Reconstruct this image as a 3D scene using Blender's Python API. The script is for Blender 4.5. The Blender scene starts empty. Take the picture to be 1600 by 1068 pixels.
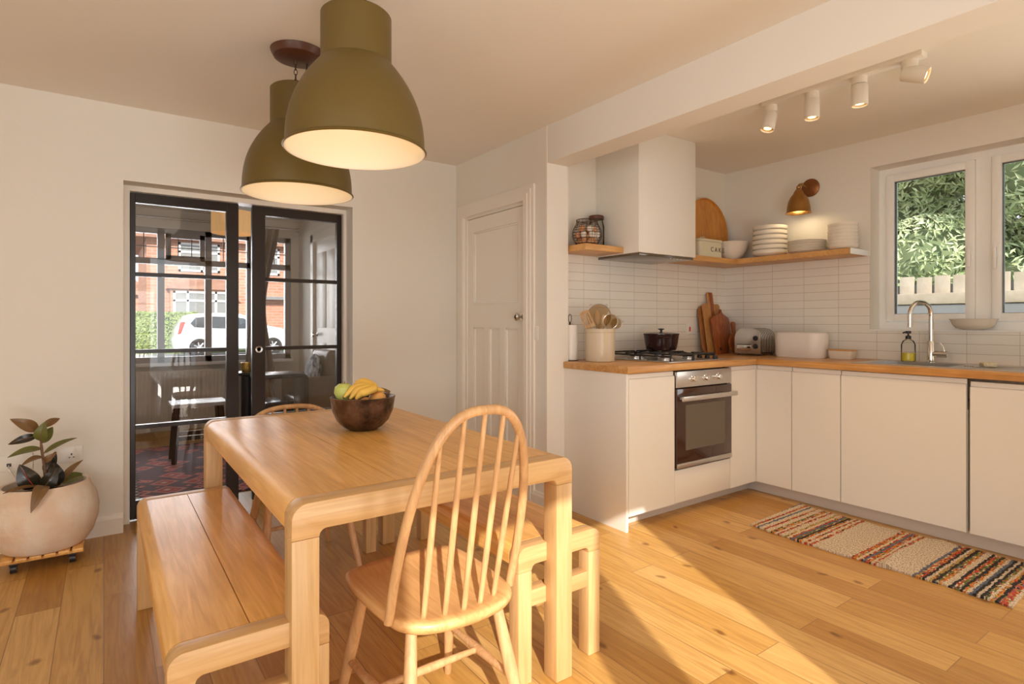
import bpy, bmesh, math, random
from mathutils import Vector, Matrix
random.seed(7)
C = bpy.context.scene
COL = C.collection
PI = math.pi

# ------------------------------------------------------------------ camera
cam_d = bpy.data.cameras.new('camera')
cam = bpy.data.objects.new('camera', cam_d); COL.objects.link(cam)
cam.location = (0, 0, 1.18)
cam.rotation_euler = (PI/2, 0, -math.radians(35.483))
cam_d.sensor_width = 36.0
cam_d.lens = 36.0*895/1600
cam_d.shift_y = -31/1600
cam_d.clip_end = 300
C.camera = cam
# ------------------------------------------------------------------ colour management
C.view_settings.view_transform = 'Standard'
C.view_settings.look = 'None'
C.view_settings.gamma = 1
C.view_settings.use_curve_mapping = False
C.view_settings.exposure = -0.12
C.cycles.use_denoising = True
C.cycles.max_bounces = 10
C.cycles.diffuse_bounces = 6
C.cycles.glossy_bounces = 4
C.cycles.transmission_bounces = 8
C.cycles.transparent_max_bounces = 16
C.cycles.caustics_reflective = False
C.cycles.caustics_refractive = False
C.cycles.sample_clamp_indirect = 6
# ------------------------------------------------------------------ sky and sun
W = bpy.data.worlds.new('sky'); C.world = W; W.use_nodes = True
wn = W.node_tree.nodes['Background']
wn.inputs[0].default_value = (0.80, 0.90, 1.0, 1); wn.inputs[1].default_value = 1.9

sd = bpy.data.lights.new('sun', 'SUN'); sun = bpy.data.objects.new('sun', sd); COL.objects.link(sun)
sd.energy = 6.6; sd.angle = math.radians(0.6); sd.color = (1.0, 0.95, 0.89)
_az = math.radians(23.5); _el = math.radians(28.8)
sdir = Vector((math.sin(_az)*math.cos(_el), math.cos(_az)*math.cos(_el), -math.sin(_el)))
sun.rotation_euler = sdir.to_track_quat('-Z', 'Y').to_euler()

def area(name, loc, target, sx, sy, power, color):
    d = bpy.data.lights.new(name, 'AREA'); d.shape = 'RECTANGLE'; d.size = sx; d.size_y = sy
    d.energy = power; d.color = color
    o = bpy.data.objects.new(name, d); COL.objects.link(o); o.location = loc
    o.rotation_euler = (Vector(target)-Vector(loc)).to_track_quat('-Z', 'Y').to_euler()
    return o
# area lamp standing in for daylight at the patio doors behind the camera
area('daylight_patio_doors', (0.33, -1.30, 1.05), (1.6, 2.4, 1.1), 1.5, 2.05, 22, (1.0, 0.98, 0.94))
# unseen fill lamp added low outside those doors to brighten the ceiling
area('fill_to_dining_ceiling', (0.33, -1.75, 0.02), (0.9, 1.6, 2.4), 2.2, 1.0, 88, (1.0, 0.97, 0.91))
area('fill_kitchen_side', (4.60, -0.35, 1.05), (0, 0.1, 1.05), 1.15, 1.95, 27, (1.0, 0.96, 0.90))  # unseen fill lamp added to brighten the kitchen
area('fill_to_kitchen_ceiling', (4.95, -0.35, 0.02), (2.6, 0.6, 2.42), 1.0, 1.4, 46, (1.0, 0.93, 0.84))  # added fill lamp, out of view, aimed up at the kitchen ceiling
area('fill_from_left', (-2.35, -0.2, 1.5), (2.2, 3.0, 1.4), 1.3, 1.3, 27, (1.0, 0.97, 0.92))  # added fill lamp outside the left wall, brightens the white door's wall
area('daylight_front_window', (0.5, 7.70, 1.5), (0.5, 4, 1.0), 2.6, 1.4, 75, (0.95, 0.97, 1.0))

# ------------------------------------------------------------------ materials
def mat(name, col, rough=0.5, metal=0.0, spec=0.5, bump=None, coat=0.0, emit=None, estr=0, trans=0, ior=1.45, var=None):
    m = bpy.data.materials.new(name); m.use_nodes = True
    nt = m.node_tree; b = nt.nodes['Principled BSDF']
    b.inputs['Base Color'].default_value = (*col, 1)
    b.inputs['Roughness'].default_value = rough
    b.inputs['Metallic'].default_value = metal
    b.inputs['Specular IOR Level'].default_value = spec
    b.inputs['Coat Weight'].default_value = coat
    b.inputs['Transmission Weight'].default_value = trans
    b.inputs['IOR'].default_value = ior
    if emit:
        b.inputs['Emission Color'].default_value = (*emit, 1); b.inputs['Emission Strength'].default_value = estr
    if bump or var:
        tc = nt.nodes.new('ShaderNodeTexCoord')
    if bump:
        sc, st = bump
        n = nt.nodes.new('ShaderNodeTexNoise'); n.inputs['Scale'].default_value = sc; n.inputs['Detail'].default_value = 4
        nt.links.new(tc.outputs['Object'], n.inputs['Vector'])
        bp = nt.nodes.new('ShaderNodeBump'); bp.inputs['Strength'].default_value = st; bp.inputs['Distance'].default_value = 0.01
        nt.links.new(n.outputs['Fac'], bp.inputs['Height']); nt.links.new(bp.outputs['Normal'], b.inputs['Normal'])
    if var:
        sc, c2 = var
        n = nt.nodes.new('ShaderNodeTexNoise'); n.inputs['Scale'].default_value = sc; n.inputs['Detail'].default_value = 5
        nt.links.new(tc.outputs['Object'], n.inputs['Vector'])
        r = nt.nodes.new('ShaderNodeValToRGB'); r.color_ramp.elements[0].position = 0.38; r.color_ramp.elements[1].position = 0.62
        r.color_ramp.elements[0].color = (*col, 1); r.color_ramp.elements[1].color = (*c2, 1)
        nt.links.new(n.outputs['Fac'], r.inputs['Fac']); nt.links.new(r.outputs['Color'], b.inputs['Base Color'])
    return m

def wood(name, light, dark, axis='Y', rough=0.42, grain=1.0, coat=0.0, big=1.0):
    m = bpy.data.materials.new(name); m.use_nodes = True
    nt = m.node_tree; b = nt.nodes['Principled BSDF']; L = nt.links.new
    tc = nt.nodes.new('ShaderNodeTexCoord'); mp = nt.nodes.new('ShaderNodeMapping')
    sc = {'X': (1.2, 22, 22), 'Y': (22, 1.2, 22), 'Z': (22, 22, 1.2)}[axis]
    mp.inputs['Scale'].default_value = [s*grain for s in sc]
    L(tc.outputs['Object'], mp.inputs['Vector'])
    n = nt.nodes.new('ShaderNodeTexNoise'); n.inputs['Scale'].default_value = 2.2; n.inputs['Detail'].default_value = 7
    n.inputs['Distortion'].default_value = 1.4
    L(mp.outputs['Vector'], n.inputs['Vector'])
    r = nt.nodes.new('ShaderNodeValToRGB')
    r.color_ramp.elements[0].position = 0.30; r.color_ramp.elements[1].position = 0.68
    r.color_ramp.elements[0].color = (*dark, 1); r.color_ramp.elements[1].color = (*light, 1)
    L(n.outputs['Fac'], r.inputs['Fac'])
    mp2 = nt.nodes.new('ShaderNodeMapping'); mp2.inputs['Scale'].default_value = [3*big if s > 2 else 1*big for s in sc]
    L(tc.outputs['Object'], mp2.inputs['Vector'])
    n2 = nt.nodes.new('ShaderNodeTexNoise'); n2.inputs['Scale'].default_value = 2.0; n2.inputs['Detail'].default_value = 2
    L(mp2.outputs['Vector'], n2.inputs['Vector'])
    mx = nt.nodes.new('ShaderNodeMixRGB'); mx.blend_type = 'MULTIPLY'; mx.inputs['Fac'].default_value = 0.55
    r2 = nt.nodes.new('ShaderNodeValToRGB'); r2.color_ramp.elements[0].position = 0.35; r2.color_ramp.elements[1].position = 0.65
    r2.color_ramp.elements[0].color = (0.72, 0.66, 0.58, 1); r2.color_ramp.elements[1].color = (1, 1, 1, 1)
    L(n2.outputs['Fac'], r2.inputs['Fac']); L(r.outputs['Color'], mx.inputs[1]); L(r2.outputs['Color'], mx.inputs[2])
    L(mx.outputs['Color'], b.inputs['Base Color'])
    b.inputs['Roughness'].default_value = rough; b.inputs['Coat Weight'].default_value = coat
    b.inputs['Coat Roughness'].default_value = 0.2
    bp = nt.nodes.new('ShaderNodeBump'); bp.inputs['Strength'].default_value = 0.12; bp.inputs['Distance'].default_value = 0.002
    L(n.outputs['Fac'], bp.inputs['Height']); L(bp.outputs['Normal'], b.inputs['Normal'])
    return m

def glassmat(name, tint=(1, 1, 1), fac=0.06, ior=1.5):
    m = bpy.data.materials.new(name); m.use_nodes = True
    nt = m.node_tree; nt.nodes.clear(); L = nt.links.new
    o = nt.nodes.new('ShaderNodeOutputMaterial'); t = nt.nodes.new('ShaderNodeBsdfTransparent'); g = nt.nodes.new('ShaderNodeBsdfGlossy')
    t.inputs[0].default_value = (*tint, 1); g.inputs['Roughness'].default_value = 0.01
    f = nt.nodes.new('ShaderNodeFresnel'); f.inputs[0].default_value = ior
    ad = nt.nodes.new('ShaderNodeMath'); ad.operation = 'ADD'; ad.use_clamp = True; ad.inputs[1].default_value = fac
    L(f.outputs[0], ad.inputs[0])
    mx = nt.nodes.new('ShaderNodeMixShader'); L(ad.outputs[0], mx.inputs[0]); L(t.outputs[0], mx.inputs[1]); L(g.outputs[0], mx.inputs[2])
    L(mx.outputs[0], o.inputs[0])
    return m

def floor_mat(name):
    m = bpy.data.materials.new(name); m.use_nodes = True
    nt = m.node_tree; b = nt.nodes['Principled BSDF']; L = nt.links.new
    tc = nt.nodes.new('ShaderNodeTexCoord'); sp = nt.nodes.new('ShaderNodeSeparateXYZ'); cb = nt.nodes.new('ShaderNodeCombineXYZ')
    L(tc.outputs['Object'], sp.inputs[0]); L(sp.outputs['Y'], cb.inputs['X']); L(sp.outputs['X'], cb.inputs['Y'])
    br = nt.nodes.new('ShaderNodeTexBrick')
    br.offset = 0.37; br.offset_frequency = 2; br.squash = 1
    br.inputs['Scale'].default_value = 1; br.inputs['Brick Width'].default_value = 1.15; br.inputs['Row Height'].default_value = 0.145
    br.inputs['Mortar Size'].default_value = 0.0016; br.inputs['Mortar Smooth'].default_value = 0.1; br.inputs['Bias'].default_value = 0
    br.inputs['Color1'].default_value = (0, 0, 0, 1); br.inputs['Color2'].default_value = (1, 1, 1, 1); br.inputs['Mortar'].default_value = (0.5, 0.5, 0.5, 1)
    L(cb.outputs[0], br.inputs['Vector'])
    # plank tone
    r = nt.nodes.new('ShaderNodeValToRGB'); e = r.color_ramp.elements
    e[0].position = 0.0; e[0].color = (0.47, 0.235, 0.052, 1); e[1].position = 1.0; e[1].color = (0.68, 0.415, 0.145, 1)
    x = e.new(0.5); x.color = (0.58, 0.325, 0.088, 1)
    L(br.outputs['Color'], r.inputs['Fac'])
    # grain, shifted per plank
    mul = nt.nodes.new('ShaderNodeMath'); mul.operation = 'MULTIPLY'; mul.inputs[1].default_value = 37
    L(br.outputs['Color'], mul.inputs[0])
    cb2 = nt.nodes.new('ShaderNodeCombineXYZ'); L(mul.outputs[0], cb2.inputs['Z'])
    mp = nt.nodes.new('ShaderNodeMapping'); mp.inputs['Scale'].default_value = (20, 1.3, 20)
    L(tc.outputs['Object'], mp.inputs['Vector']); L(cb2.outputs[0], mp.inputs['Location'])
    n = nt.nodes.new('ShaderNodeTexNoise'); n.inputs['Scale'].default_value = 1.6; n.inputs['Detail'].default_value = 7; n.inputs['Distortion'].default_value = 2.2
    L(mp.outputs[0], n.inputs['Vector'])
    r2 = nt.nodes.new('ShaderNodeValToRGB'); r2.color_ramp.elements[0].position = 0.3; r2.color_ramp.elements[1].position = 0.62
    r2.color_ramp.elements[0].color = (0.70, 0.60, 0.50, 1); r2.color_ramp.elements[1].color = (1, 1, 1, 1)
    L(n.outputs['Fac'], r2.inputs['Fac'])
    mx = nt.nodes.new('ShaderNodeMixRGB'); mx.blend_type = 'MULTIPLY'; mx.inputs['Fac'].default_value = 0.8
    L(r.outputs['Color'], mx.inputs[1]); L(r2.outputs['Color'], mx.inputs[2])
    # knots
    v = nt.nodes.new('ShaderNodeTexVoronoi'); v.inputs['Scale'].default_value = 1.0; v.voronoi_dimensions = '2D'
    mpk = nt.nodes.new('ShaderNodeMapping'); mpk.inputs['Scale'].default_value = (3.4, 2.1, 1)
    nk = nt.nodes.new('ShaderNodeTexNoise'); nk.inputs['Scale'].default_value = 9
    L(tc.outputs['Object'], nk.inputs['Vector'])
    mk = nt.nodes.new('ShaderNodeMixRGB'); mk.inputs['Fac'].default_value = 0.06
    L(tc.outputs['Object'], mk.inputs[1]); L(nk.outputs['Color'], mk.inputs[2])
    L(mk.outputs[0], mpk.inputs['Vector']); L(mpk.outputs[0], v.inputs['Vector'])
    rk = nt.nodes.new('ShaderNodeValToRGB'); rk.color_ramp.elements[0].position = 0.022; rk.color_ramp.elements[1].position = 0.06
    rk.color_ramp.elements[0].color = (0.32, 0.2, 0.12, 1); rk.color_ramp.elements[1].color = (1, 1, 1, 1)
    L(v.outputs['Distance'], rk.inputs['Fac'])
    mx2 = nt.nodes.new('ShaderNodeMixRGB'); mx2.blend_type = 'MULTIPLY'; mx2.inputs['Fac'].default_value = 0.75
    L(mx.outputs[0], mx2.inputs[1]); L(rk.outputs[0], mx2.inputs[2])
    # seams
    mx3 = nt.nodes.new('ShaderNodeMixRGB'); mx3.blend_type = 'MIX'; mx3.inputs[2].default_value = (0.20, 0.10, 0.04, 1)
    sm = nt.nodes.new('ShaderNodeMath'); sm.operation = 'MULTIPLY'; sm.inputs[1].default_value = 0.75
    L(br.outputs['Fac'], sm.inputs[0]); L(sm.outputs[0], mx3.inputs['Fac']); L(mx2.outputs[0], mx3.inputs[1])
    L(mx3.outputs[0], b.inputs['Base Color'])
    b.inputs['Roughness'].default_value = 0.34
    b.inputs['Specular IOR Level'].default_value = 0.45
    bp = nt.nodes.new('ShaderNodeBump'); bp.inputs['Strength'].default_value = 0.25; bp.inputs['Distance'].default_value = 0.002; bp.invert = True
    L(br.outputs['Fac'], bp.inputs['Height']); L(bp.outputs['Normal'], b.inputs['Normal'])
    return m

def tile_mat(name, axis, off):
    """stack bonded glossy tiles; the brick grid runs along world axis and z"""
    m = bpy.data.materials.new(name); m.use_nodes = True
    nt = m.node_tree; b = nt.nodes['Principled BSDF']; L = nt.links.new
    tc = nt.nodes.new('ShaderNodeTexCoord'); sp = nt.nodes.new('ShaderNodeSeparateXYZ'); cb = nt.nodes.new('ShaderNodeCombineXYZ')
    L(tc.outputs['Object'], sp.inputs[0])
    a = nt.nodes.new('ShaderNodeMath'); a.inputs[1].default_value = -off; L(sp.outputs[axis], a.inputs[0])
    z = nt.nodes.new('ShaderNodeMath'); z.inputs[1].default_value = -0.93; L(sp.outputs['Z'], z.inputs[0])
    L(a.outputs[0], cb.inputs['X']); L(z.outputs[0], cb.inputs['Y'])
    br = nt.nodes.new('ShaderNodeTexBrick'); br.offset = 0; br.squash = 1
    br.inputs['Scale'].default_value = 1; br.inputs['Brick Width'].default_value = 0.247; br.inputs['Row Height'].default_value = 0.0585
    br.inputs['Mortar Size'].default_value = 0.0014; br.inputs['Mortar Smooth'].default_value = 0.3
    br.inputs['Color1'].default_value = (0.80, 0.77, 0.71, 1); br.inputs['Color2'].default_value = (0.83, 0.80, 0.74, 1)
    br.inputs['Mortar'].default_value = (0.47, 0.40, 0.33, 1)
    L(cb.outputs[0], br.inputs['Vector']); L(br.outputs['Color'], b.inputs['Base Color'])
    b.inputs['Roughness'].default_value = 0.22
    bp = nt.nodes.new('ShaderNodeBump'); bp.inputs['Strength'].default_value = 0.3; bp.inputs['Distance'].default_value = 0.002; bp.invert = True
    L(br.outputs['Fac'], bp.inputs['Height']); L(bp.outputs['Normal'], b.inputs['Normal'])
    return m

def brick_mat(name):
    m = bpy.data.materials.new(name); m.use_nodes = True
    nt = m.node_tree; b = nt.nodes['Principled BSDF']; L = nt.links.new
    tc = nt.nodes.new('ShaderNodeTexCoord'); sp = nt.nodes.new('ShaderNodeSeparateXYZ'); cb = nt.nodes.new('ShaderNodeCombineXYZ')
    L(tc.outputs['Object'], sp.inputs[0]); ad = nt.nodes.new('ShaderNodeMath'); L(sp.outputs['X'], ad.inputs[0]); L(sp.outputs['Y'], ad.inputs[1])
    L(ad.outputs[0], cb.inputs['X']); L(sp.outputs['Z'], cb.inputs['Y'])
    br = nt.nodes.new('ShaderNodeTexBrick'); br.inputs['Scale'].default_value = 1; br.inputs['Brick Width'].default_value = 0.45; br.inputs['Row Height'].default_value = 0.15
    br.inputs['Mortar Size'].default_value = 0.015
    br.inputs['Color1'].default_value = (0.52, 0.22, 0.13, 1); br.inputs['Color2'].default_value = (0.62, 0.30, 0.19, 1); br.inputs['Mortar'].default_value = (0.5, 0.40, 0.33, 1)
    L(cb.outputs[0], br.inputs['Vector']); L(br.outputs['Color'], b.inputs['Base Color']); b.inputs['Roughness'].default_value = 0.9
    return m

def stripes_mat(name, stops, coord, noise_amt=0.013, weave=True):
    """woven stripes across a rug: constant colour bands along one object axis"""
    m = bpy.data.materials.new(name); m.use_nodes = True
    nt = m.node_tree; b = nt.nodes['Principled BSDF']; L = nt.links.new
    tc = nt.nodes.new('ShaderNodeTexCoord'); sp = nt.nodes.new('ShaderNodeSeparateXYZ'); L(tc.outputs['Object'], sp.inputs[0])
    n = nt.nodes.new('ShaderNodeTexNoise'); n.inputs['Scale'].default_value = 45; n.inputs['Detail'].default_value = 5
    L(tc.outputs['Object'], n.inputs['Vector'])
    k = nt.nodes.new('ShaderNodeMath'); k.operation = 'MULTIPLY_ADD'; k.inputs[1].default_value = noise_amt*2; k.inputs[2].default_value = -noise_amt
    L(n.outputs['Fac'], k.inputs[0])
    a = nt.nodes.new('ShaderNodeMath'); L(sp.outputs[coord], a.inputs[0]); L(k.outputs[0], a.inputs[1])
    prev = None
    # chain of comparisons keeps more bands than one colour ramp can hold
    for y0, col in stops:
        if prev is None:
            rgb = nt.nodes.new('ShaderNodeRGB'); rgb.outputs[0].default_value = (*col, 1); prev = rgb.outputs[0]; continue
        g = nt.nodes.new('ShaderNodeMath'); g.operation = 'GREATER_THAN'; g.inputs[1].default_value = y0; L(a.outputs[0], g.inputs[0])
        mx = nt.nodes.new('ShaderNodeMixRGB'); L(g.outputs[0], mx.inputs[0]); L(prev, mx.inputs[1]); mx.inputs[2].default_value = (*col, 1)
        prev = mx.outputs[0]
    sp2 = nt.nodes.new('ShaderNodeTexNoise'); mp = nt.nodes.new('ShaderNodeMapping'); mp.inputs['Scale'].default_value = (90, 160, 1)
    L(tc.outputs['Object'], mp.inputs[0]); L(mp.outputs[0], sp2.inputs['Vector']); sp2.inputs['Scale'].default_value = 1
    r = nt.nodes.new('ShaderNodeValToRGB'); r.color_ramp.elements[0].position = 0.40; r.color_ramp.elements[1].position = 0.56
    r.color_ramp.elements[0].color = (0.35, 0.27, 0.24, 1); r.color_ramp.elements[1].color = (1.0, 1.0, 1.0, 1)
    L(sp2.outputs['Fac'], r.inputs[0])
    mu = nt.nodes.new('ShaderNodeMixRGB'); mu.blend_type = 'MULTIPLY'; mu.inputs[0].default_value = 0.7
    vo = nt.nodes.new('ShaderNodeTexVoronoi'); mv = nt.nodes.new('ShaderNodeMapping'); mv.inputs['Scale'].default_value = (55, 130, 1); vo.inputs['Scale'].default_value = 1
    L(tc.outputs['Object'], mv.inputs[0]); L(mv.outputs[0], vo.inputs['Vector'])
    sx = nt.nodes.new('ShaderNodeSeparateXYZ'); L(vo.outputs['Color'], sx.inputs[0])
    pr = nt.nodes.new('ShaderNodeValToRGB'); pr.color_ramp.interpolation = 'CONSTANT'; pe = pr.color_ramp.elements
    pe[0].position = 0; pe[0].color = (0.06, 0.05, 0.05, 1); pe[1].position = 0.2; pe[1].color = (0.55, 0.10, 0.05, 1)
    for p_, c_ in ((0.36, (0.66, 0.27, 0.07, 1)), (0.50, (0.70, 0.58, 0.42, 1)), (0.72, (0.20, 0.24, 0.10, 1)), (0.82, (0.55, 0.38, 0.12, 1)), (0.92, (0.16, 0.2, 0.28, 1))): q_ = pe.new(p_); q_.color = c_
    L(sx.outputs[0], pr.inputs[0])
    hs = nt.nodes.new('ShaderNodeSeparateColor'); hs.mode = 'HSV'; L(prev, hs.inputs[0])
    gt = nt.nodes.new('ShaderNodeMath'); gt.operation = 'GREATER_THAN'; gt.inputs[1].default_value = 0.46; L(hs.outputs[1], gt.inputs[0])
    g2 = nt.nodes.new('ShaderNodeMath'); g2.operation = 'GREATER_THAN'; g2.inputs[1].default_value = 0.52; L(sx.outputs[1], g2.inputs[0])
    m5 = nt.nodes.new('ShaderNodeMath'); m5.operation = 'MULTIPLY'; L(gt.outputs[0], m5.inputs[0]); L(g2.outputs[0], m5.inputs[1])
    mp3 = nt.nodes.new('ShaderNodeMixRGB'); L(m5.outputs[0], mp3.inputs[0]); L(prev, mp3.inputs[1]); L(pr.outputs[0], mp3.inputs[2])
    L(mp3.outputs[0], mu.inputs[1]); L(r.outputs[0], mu.inputs[2]); L(mu.outputs[0], b.inputs['Base Color'])
    b.inputs['Roughness'].default_value = 0.95; b.inputs['Specular IOR Level'].default_value = 0.1
    bp = nt.nodes.new('ShaderNodeBump'); bp.inputs['Strength'].default_value = 0.6; bp.inputs['Distance'].default_value = 0.004
    L(sp2.outputs['Fac'], bp.inputs['Height']); L(bp.outputs['Normal'], b.inputs['Normal'])
    return m

M = {}
M['wall'] = mat('wall_paint', (0.79, 0.755, 0.69), 0.75, bump=(60, 0.03))
M['ceil'] = mat('ceiling_paint', (0.82, 0.775, 0.70), 0.8)
M['trim'] = mat('white_gloss_paint', (0.84, 0.79, 0.71), 0.35)
M['upvc'] = mat('white_window_frame', (0.88, 0.88, 0.87), 0.3)
M['cab'] = mat('cream_cabinet_front', (0.80, 0.765, 0.70), 0.38)
M['plinth'] = mat('plinth_grey', (0.62, 0.56, 0.50), 0.4)
M['dark'] = mat('shadow_gap_black', (0.03, 0.025, 0.02), 0.6)
M['floor'] = floor_mat('oak_floor')
M['tile_h'] = tile_mat('stack_tiles_hob', 'X', 2.643)
M['tile_w'] = tile_mat('stack_tiles_window', 'Y', 2.21)
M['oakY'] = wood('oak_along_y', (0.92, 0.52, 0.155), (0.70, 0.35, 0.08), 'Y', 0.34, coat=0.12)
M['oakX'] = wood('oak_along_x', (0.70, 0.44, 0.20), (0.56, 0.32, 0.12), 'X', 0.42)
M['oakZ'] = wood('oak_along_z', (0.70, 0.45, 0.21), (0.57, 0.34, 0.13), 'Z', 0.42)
M['elmY'] = wood('chair_elm_seat', (0.78, 0.45, 0.185), (0.60, 0.31, 0.11), 'Y', 0.38)
M['elmZ'] = wood('chair_beech', (0.70, 0.41, 0.19), (0.52, 0.28, 0.12), 'Z', 0.42)
M['workX'] = wood('worktop_oak_x', (0.70, 0.40, 0.15), (0.47, 0.22, 0.065), 'X', 0.32, 0.8, big=2.4)
M['workY'] = wood('worktop_oak_y', (0.70, 0.38, 0.13), (0.50, 0.23, 0.06), 'Y', 0.32, 0.8, big=2.4)
M['shelf'] = wood('shelf_oak', (0.74, 0.42, 0.16), (0.60, 0.31, 0.10), 'X', 0.4)
M['blackframe'] = mat('black_door_paint', (0.022, 0.014, 0.012), 0.28)
M['pane'] = glassmat('door_glass', (0.95, 0.94, 0.93), 0.0)
M['winglass'] = glassmat('window_glass', (0.99, 0.99, 0.99), 0.0)
M['shade'] = mat('olive_lamp_enamel', (0.125, 0.080, 0.015), 0.42, bump=(300, 0.02))
M['shade_in'] = mat('cream_lamp_inside', (0.88, 0.80, 0.66), 0.5)
M['rose'] = mat('brown_ceiling_cup', (0.10, 0.035, 0.016), 0.4)
M['bulb'] = mat('lit_bulb', (1, 0.9, 0.7), 0.3, emit=(1.0, 0.78, 0.45), estr=2.5)
M['spotlamp'] = mat('lit_spot_lens', (1, 0.9, 0.7), 0.3, emit=(1.0, 0.66, 0.28), estr=7)
M['spotlamp_glass'] = mat('spot_lens_ring', (0.75, 0.5, 0.25), 0.2, metal=0.6)
M['toaster_core'] = mat('dark_toaster_steel', (0.16, 0.12, 0.10), 0.35, metal=0.8)
M['white_metal'] = mat('white_spot_metal', (0.80, 0.75, 0.67), 0.4)
M['steel'] = mat('brushed_steel', (0.62, 0.60, 0.58), 0.3, metal=1.0)
M['chrome'] = mat('chrome', (0.75, 0.73, 0.70), 0.08, metal=1.0)
M['brass'] = mat('aged_brass', (0.42, 0.23, 0.075), 0.32, metal=1.0)
M['brassplate'] = mat('brown_brass_plate', (0.30, 0.12, 0.045), 0.4, metal=0.8)
M['iron'] = mat('cast_iron', (0.02, 0.02, 0.022), 0.45)
M['ovenglass'] = mat('smoked_oven_glass', (0.05, 0.02, 0.012), 0.07, spec=0.8)
M['ovenwin'] = mat('oven_window', (0.11, 0.085, 0.055), 0.08, spec=0.9)
M['enamelpot'] = mat('aubergine_enamel', (0.035, 0.012, 0.012), 0.15, spec=0.7)
M['stone'] = mat('stoneware_glaze', (0.62, 0.52, 0.38), 0.3)
M['china'] = mat('cream_china', (0.80, 0.74, 0.64), 0.2)
M['paper'] = mat('paper_towel', (0.85, 0.82, 0.77), 0.95, bump=(120, 0.2))
M['clayrim'] = mat('white_washed_terracotta', (0.83, 0.72, 0.60), 0.85, bump=(18, 0.5), var=(7, (0.76, 0.58, 0.43)))
M['clayin'] = mat('bare_terracotta', (0.62, 0.30, 0.15), 0.9)
M['soil'] = mat('potting_soil', (0.035, 0.022, 0.014), 1.0, bump=(80, 1))
M['leafg'] = mat('rubber_leaf_green', (0.13, 0.14, 0.03), 0.3, spec=0.6)
M['leafd'] = mat('rubber_leaf_dark', (0.022, 0.02, 0.012), 0.22, spec=0.7)
M['leafb'] = mat('rubber_leaf_bronze', (0.20, 0.105, 0.035), 0.35)
M['stem'] = mat('plant_stem', (0.20, 0.10, 0.05), 0.6)
M['redrib'] = mat('red_midrib', (0.5, 0.03, 0.015), 0.4)
M['darkbowl'] = mat('dark_burnished_bowl', (0.05, 0.03, 0.022), 0.30, metal=0.6, bump=(40, 0.5), var=(16, (0.17, 0.10, 0.065)))
M['apple'] = mat('green_apple', (0.50, 0.58, 0.12), 0.3, var=(6, (0.62, 0.60, 0.2)))
M['banana'] = mat('banana_skin', (0.80, 0.50, 0.09), 0.45, var=(10, (0.72, 0.42, 0.07)))
M['bananatip'] = mat('banana_tip', (0.16, 0.09, 0.03), 0.7)
M['peach'] = mat('orange_fruit', (0.78, 0.33, 0.06), 0.5, bump=(90, 0.2), var=(5, (0.82, 0.42, 0.12)))
M['boardd'] = wood('walnut_board', (0.46, 0.135, 0.035), (0.22, 0.055, 0.015), 'Z', 0.35)
M['boardl'] = wood('acacia_board', (0.46, 0.19, 0.055), (0.25, 0.085, 0.025), 'Z', 0.4)
M['boardp'] = wood('pale_board', (0.60, 0.31, 0.10), (0.42, 0.19, 0.055), 'Z', 0.4)
M['tray'] = wood('round_tray_wood', (0.74, 0.34, 0.07), (0.58, 0.23, 0.04), 'Z', 0.4)
M['utensil'] = wood('utensil_wood', (0.62, 0.40, 0.2), (0.45, 0.26, 0.11), 'Z', 0.6)
M['mesh'] = glassmat('sieve_mesh', (0.80, 0.70, 0.56), 0.0, 1.1)
M['wire'] = mat('dark_wire', (0.07, 0.035, 0.02), 0.5, metal=0.6)
M['eggb'] = mat('brown_egg', (0.66, 0.33, 0.16), 0.55)
M['eggw'] = mat('white_egg', (0.82, 0.76, 0.68), 0.5)
M['clear'] = glassmat('clear_jar_glass', (0.97, 0.97, 0.96), 0.02, 1.18)
M['soap'] = mat('yellow_soap', (0.95, 0.76, 0.06), 0.3, spec=0.4)
M['blackp'] = mat('black_plastic', (0.02, 0.018, 0.018), 0.35)
M['bin'] = mat('white_bread_bin', (0.82, 0.76, 0.70), 0.45)
M['sponge'] = mat('pale_sponge', (0.78, 0.68, 0.46), 0.95, bump=(150, 0.8))
M['plastic'] = mat('white_plastic', (0.80, 0.77, 0.72), 0.35)
M['red'] = mat('red_rocker', (0.6, 0.04, 0.02), 0.4)
M['tin'] = mat('cream_enamel_tin', (0.66, 0.62, 0.47), 0.3)
M['ink'] = mat('black_ink', (0.03, 0.025, 0.02), 0.5)
M['leather'] = mat('dark_leather', (0.045, 0.035, 0.035), 0.22, spec=0.7)
M['tan'] = mat('taupe_leather', (0.20, 0.14, 0.10), 0.4)
M['curtain'] = mat('grey_curtain', (0.36, 0.30, 0.26), 0.9)
M['drum'] = mat('pleated_lampshade_glow', (0.62, 0.40, 0.20), 0.8, emit=(0.8, 0.45, 0.18), estr=0.5)  # emission paints in daylight glowing through the pleats
M['blackwood'] = mat('black_wood', (0.02, 0.015, 0.014), 0.3)
M['stooltop'] = mat('pale_stool_top', (0.50, 0.50, 0.52), 0.35, var=(12, (0.38, 0.38, 0.42)))
M['gold'] = mat('gold_pot', (0.55, 0.36, 0.10), 0.25, metal=1)
M['backlitframe'] = mat('front_window_frame', (0.42, 0.40, 0.41), 0.45)  # grey of frames standing against the light, put into the colour
M['radiator'] = mat('radiator_white', (0.70, 0.67, 0.62), 0.4)
M['brick'] = brick_mat('red_brick')
M['roof'] = mat('clay_roof_tile', (0.34, 0.17, 0.11), 0.9, bump=(3, 0.5), var=(2.5, (0.42, 0.24, 0.17)))
M['carw'] = mat('white_car_paint', (0.86, 0.87, 0.88), 0.15, coat=0.6)
M['carglass'] = mat('car_window', (0.07, 0.08, 0.09), 0.05, spec=0.9)
M['tyre'] = mat('tyre_rubber', (0.03, 0.03, 0.03), 0.7)
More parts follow.
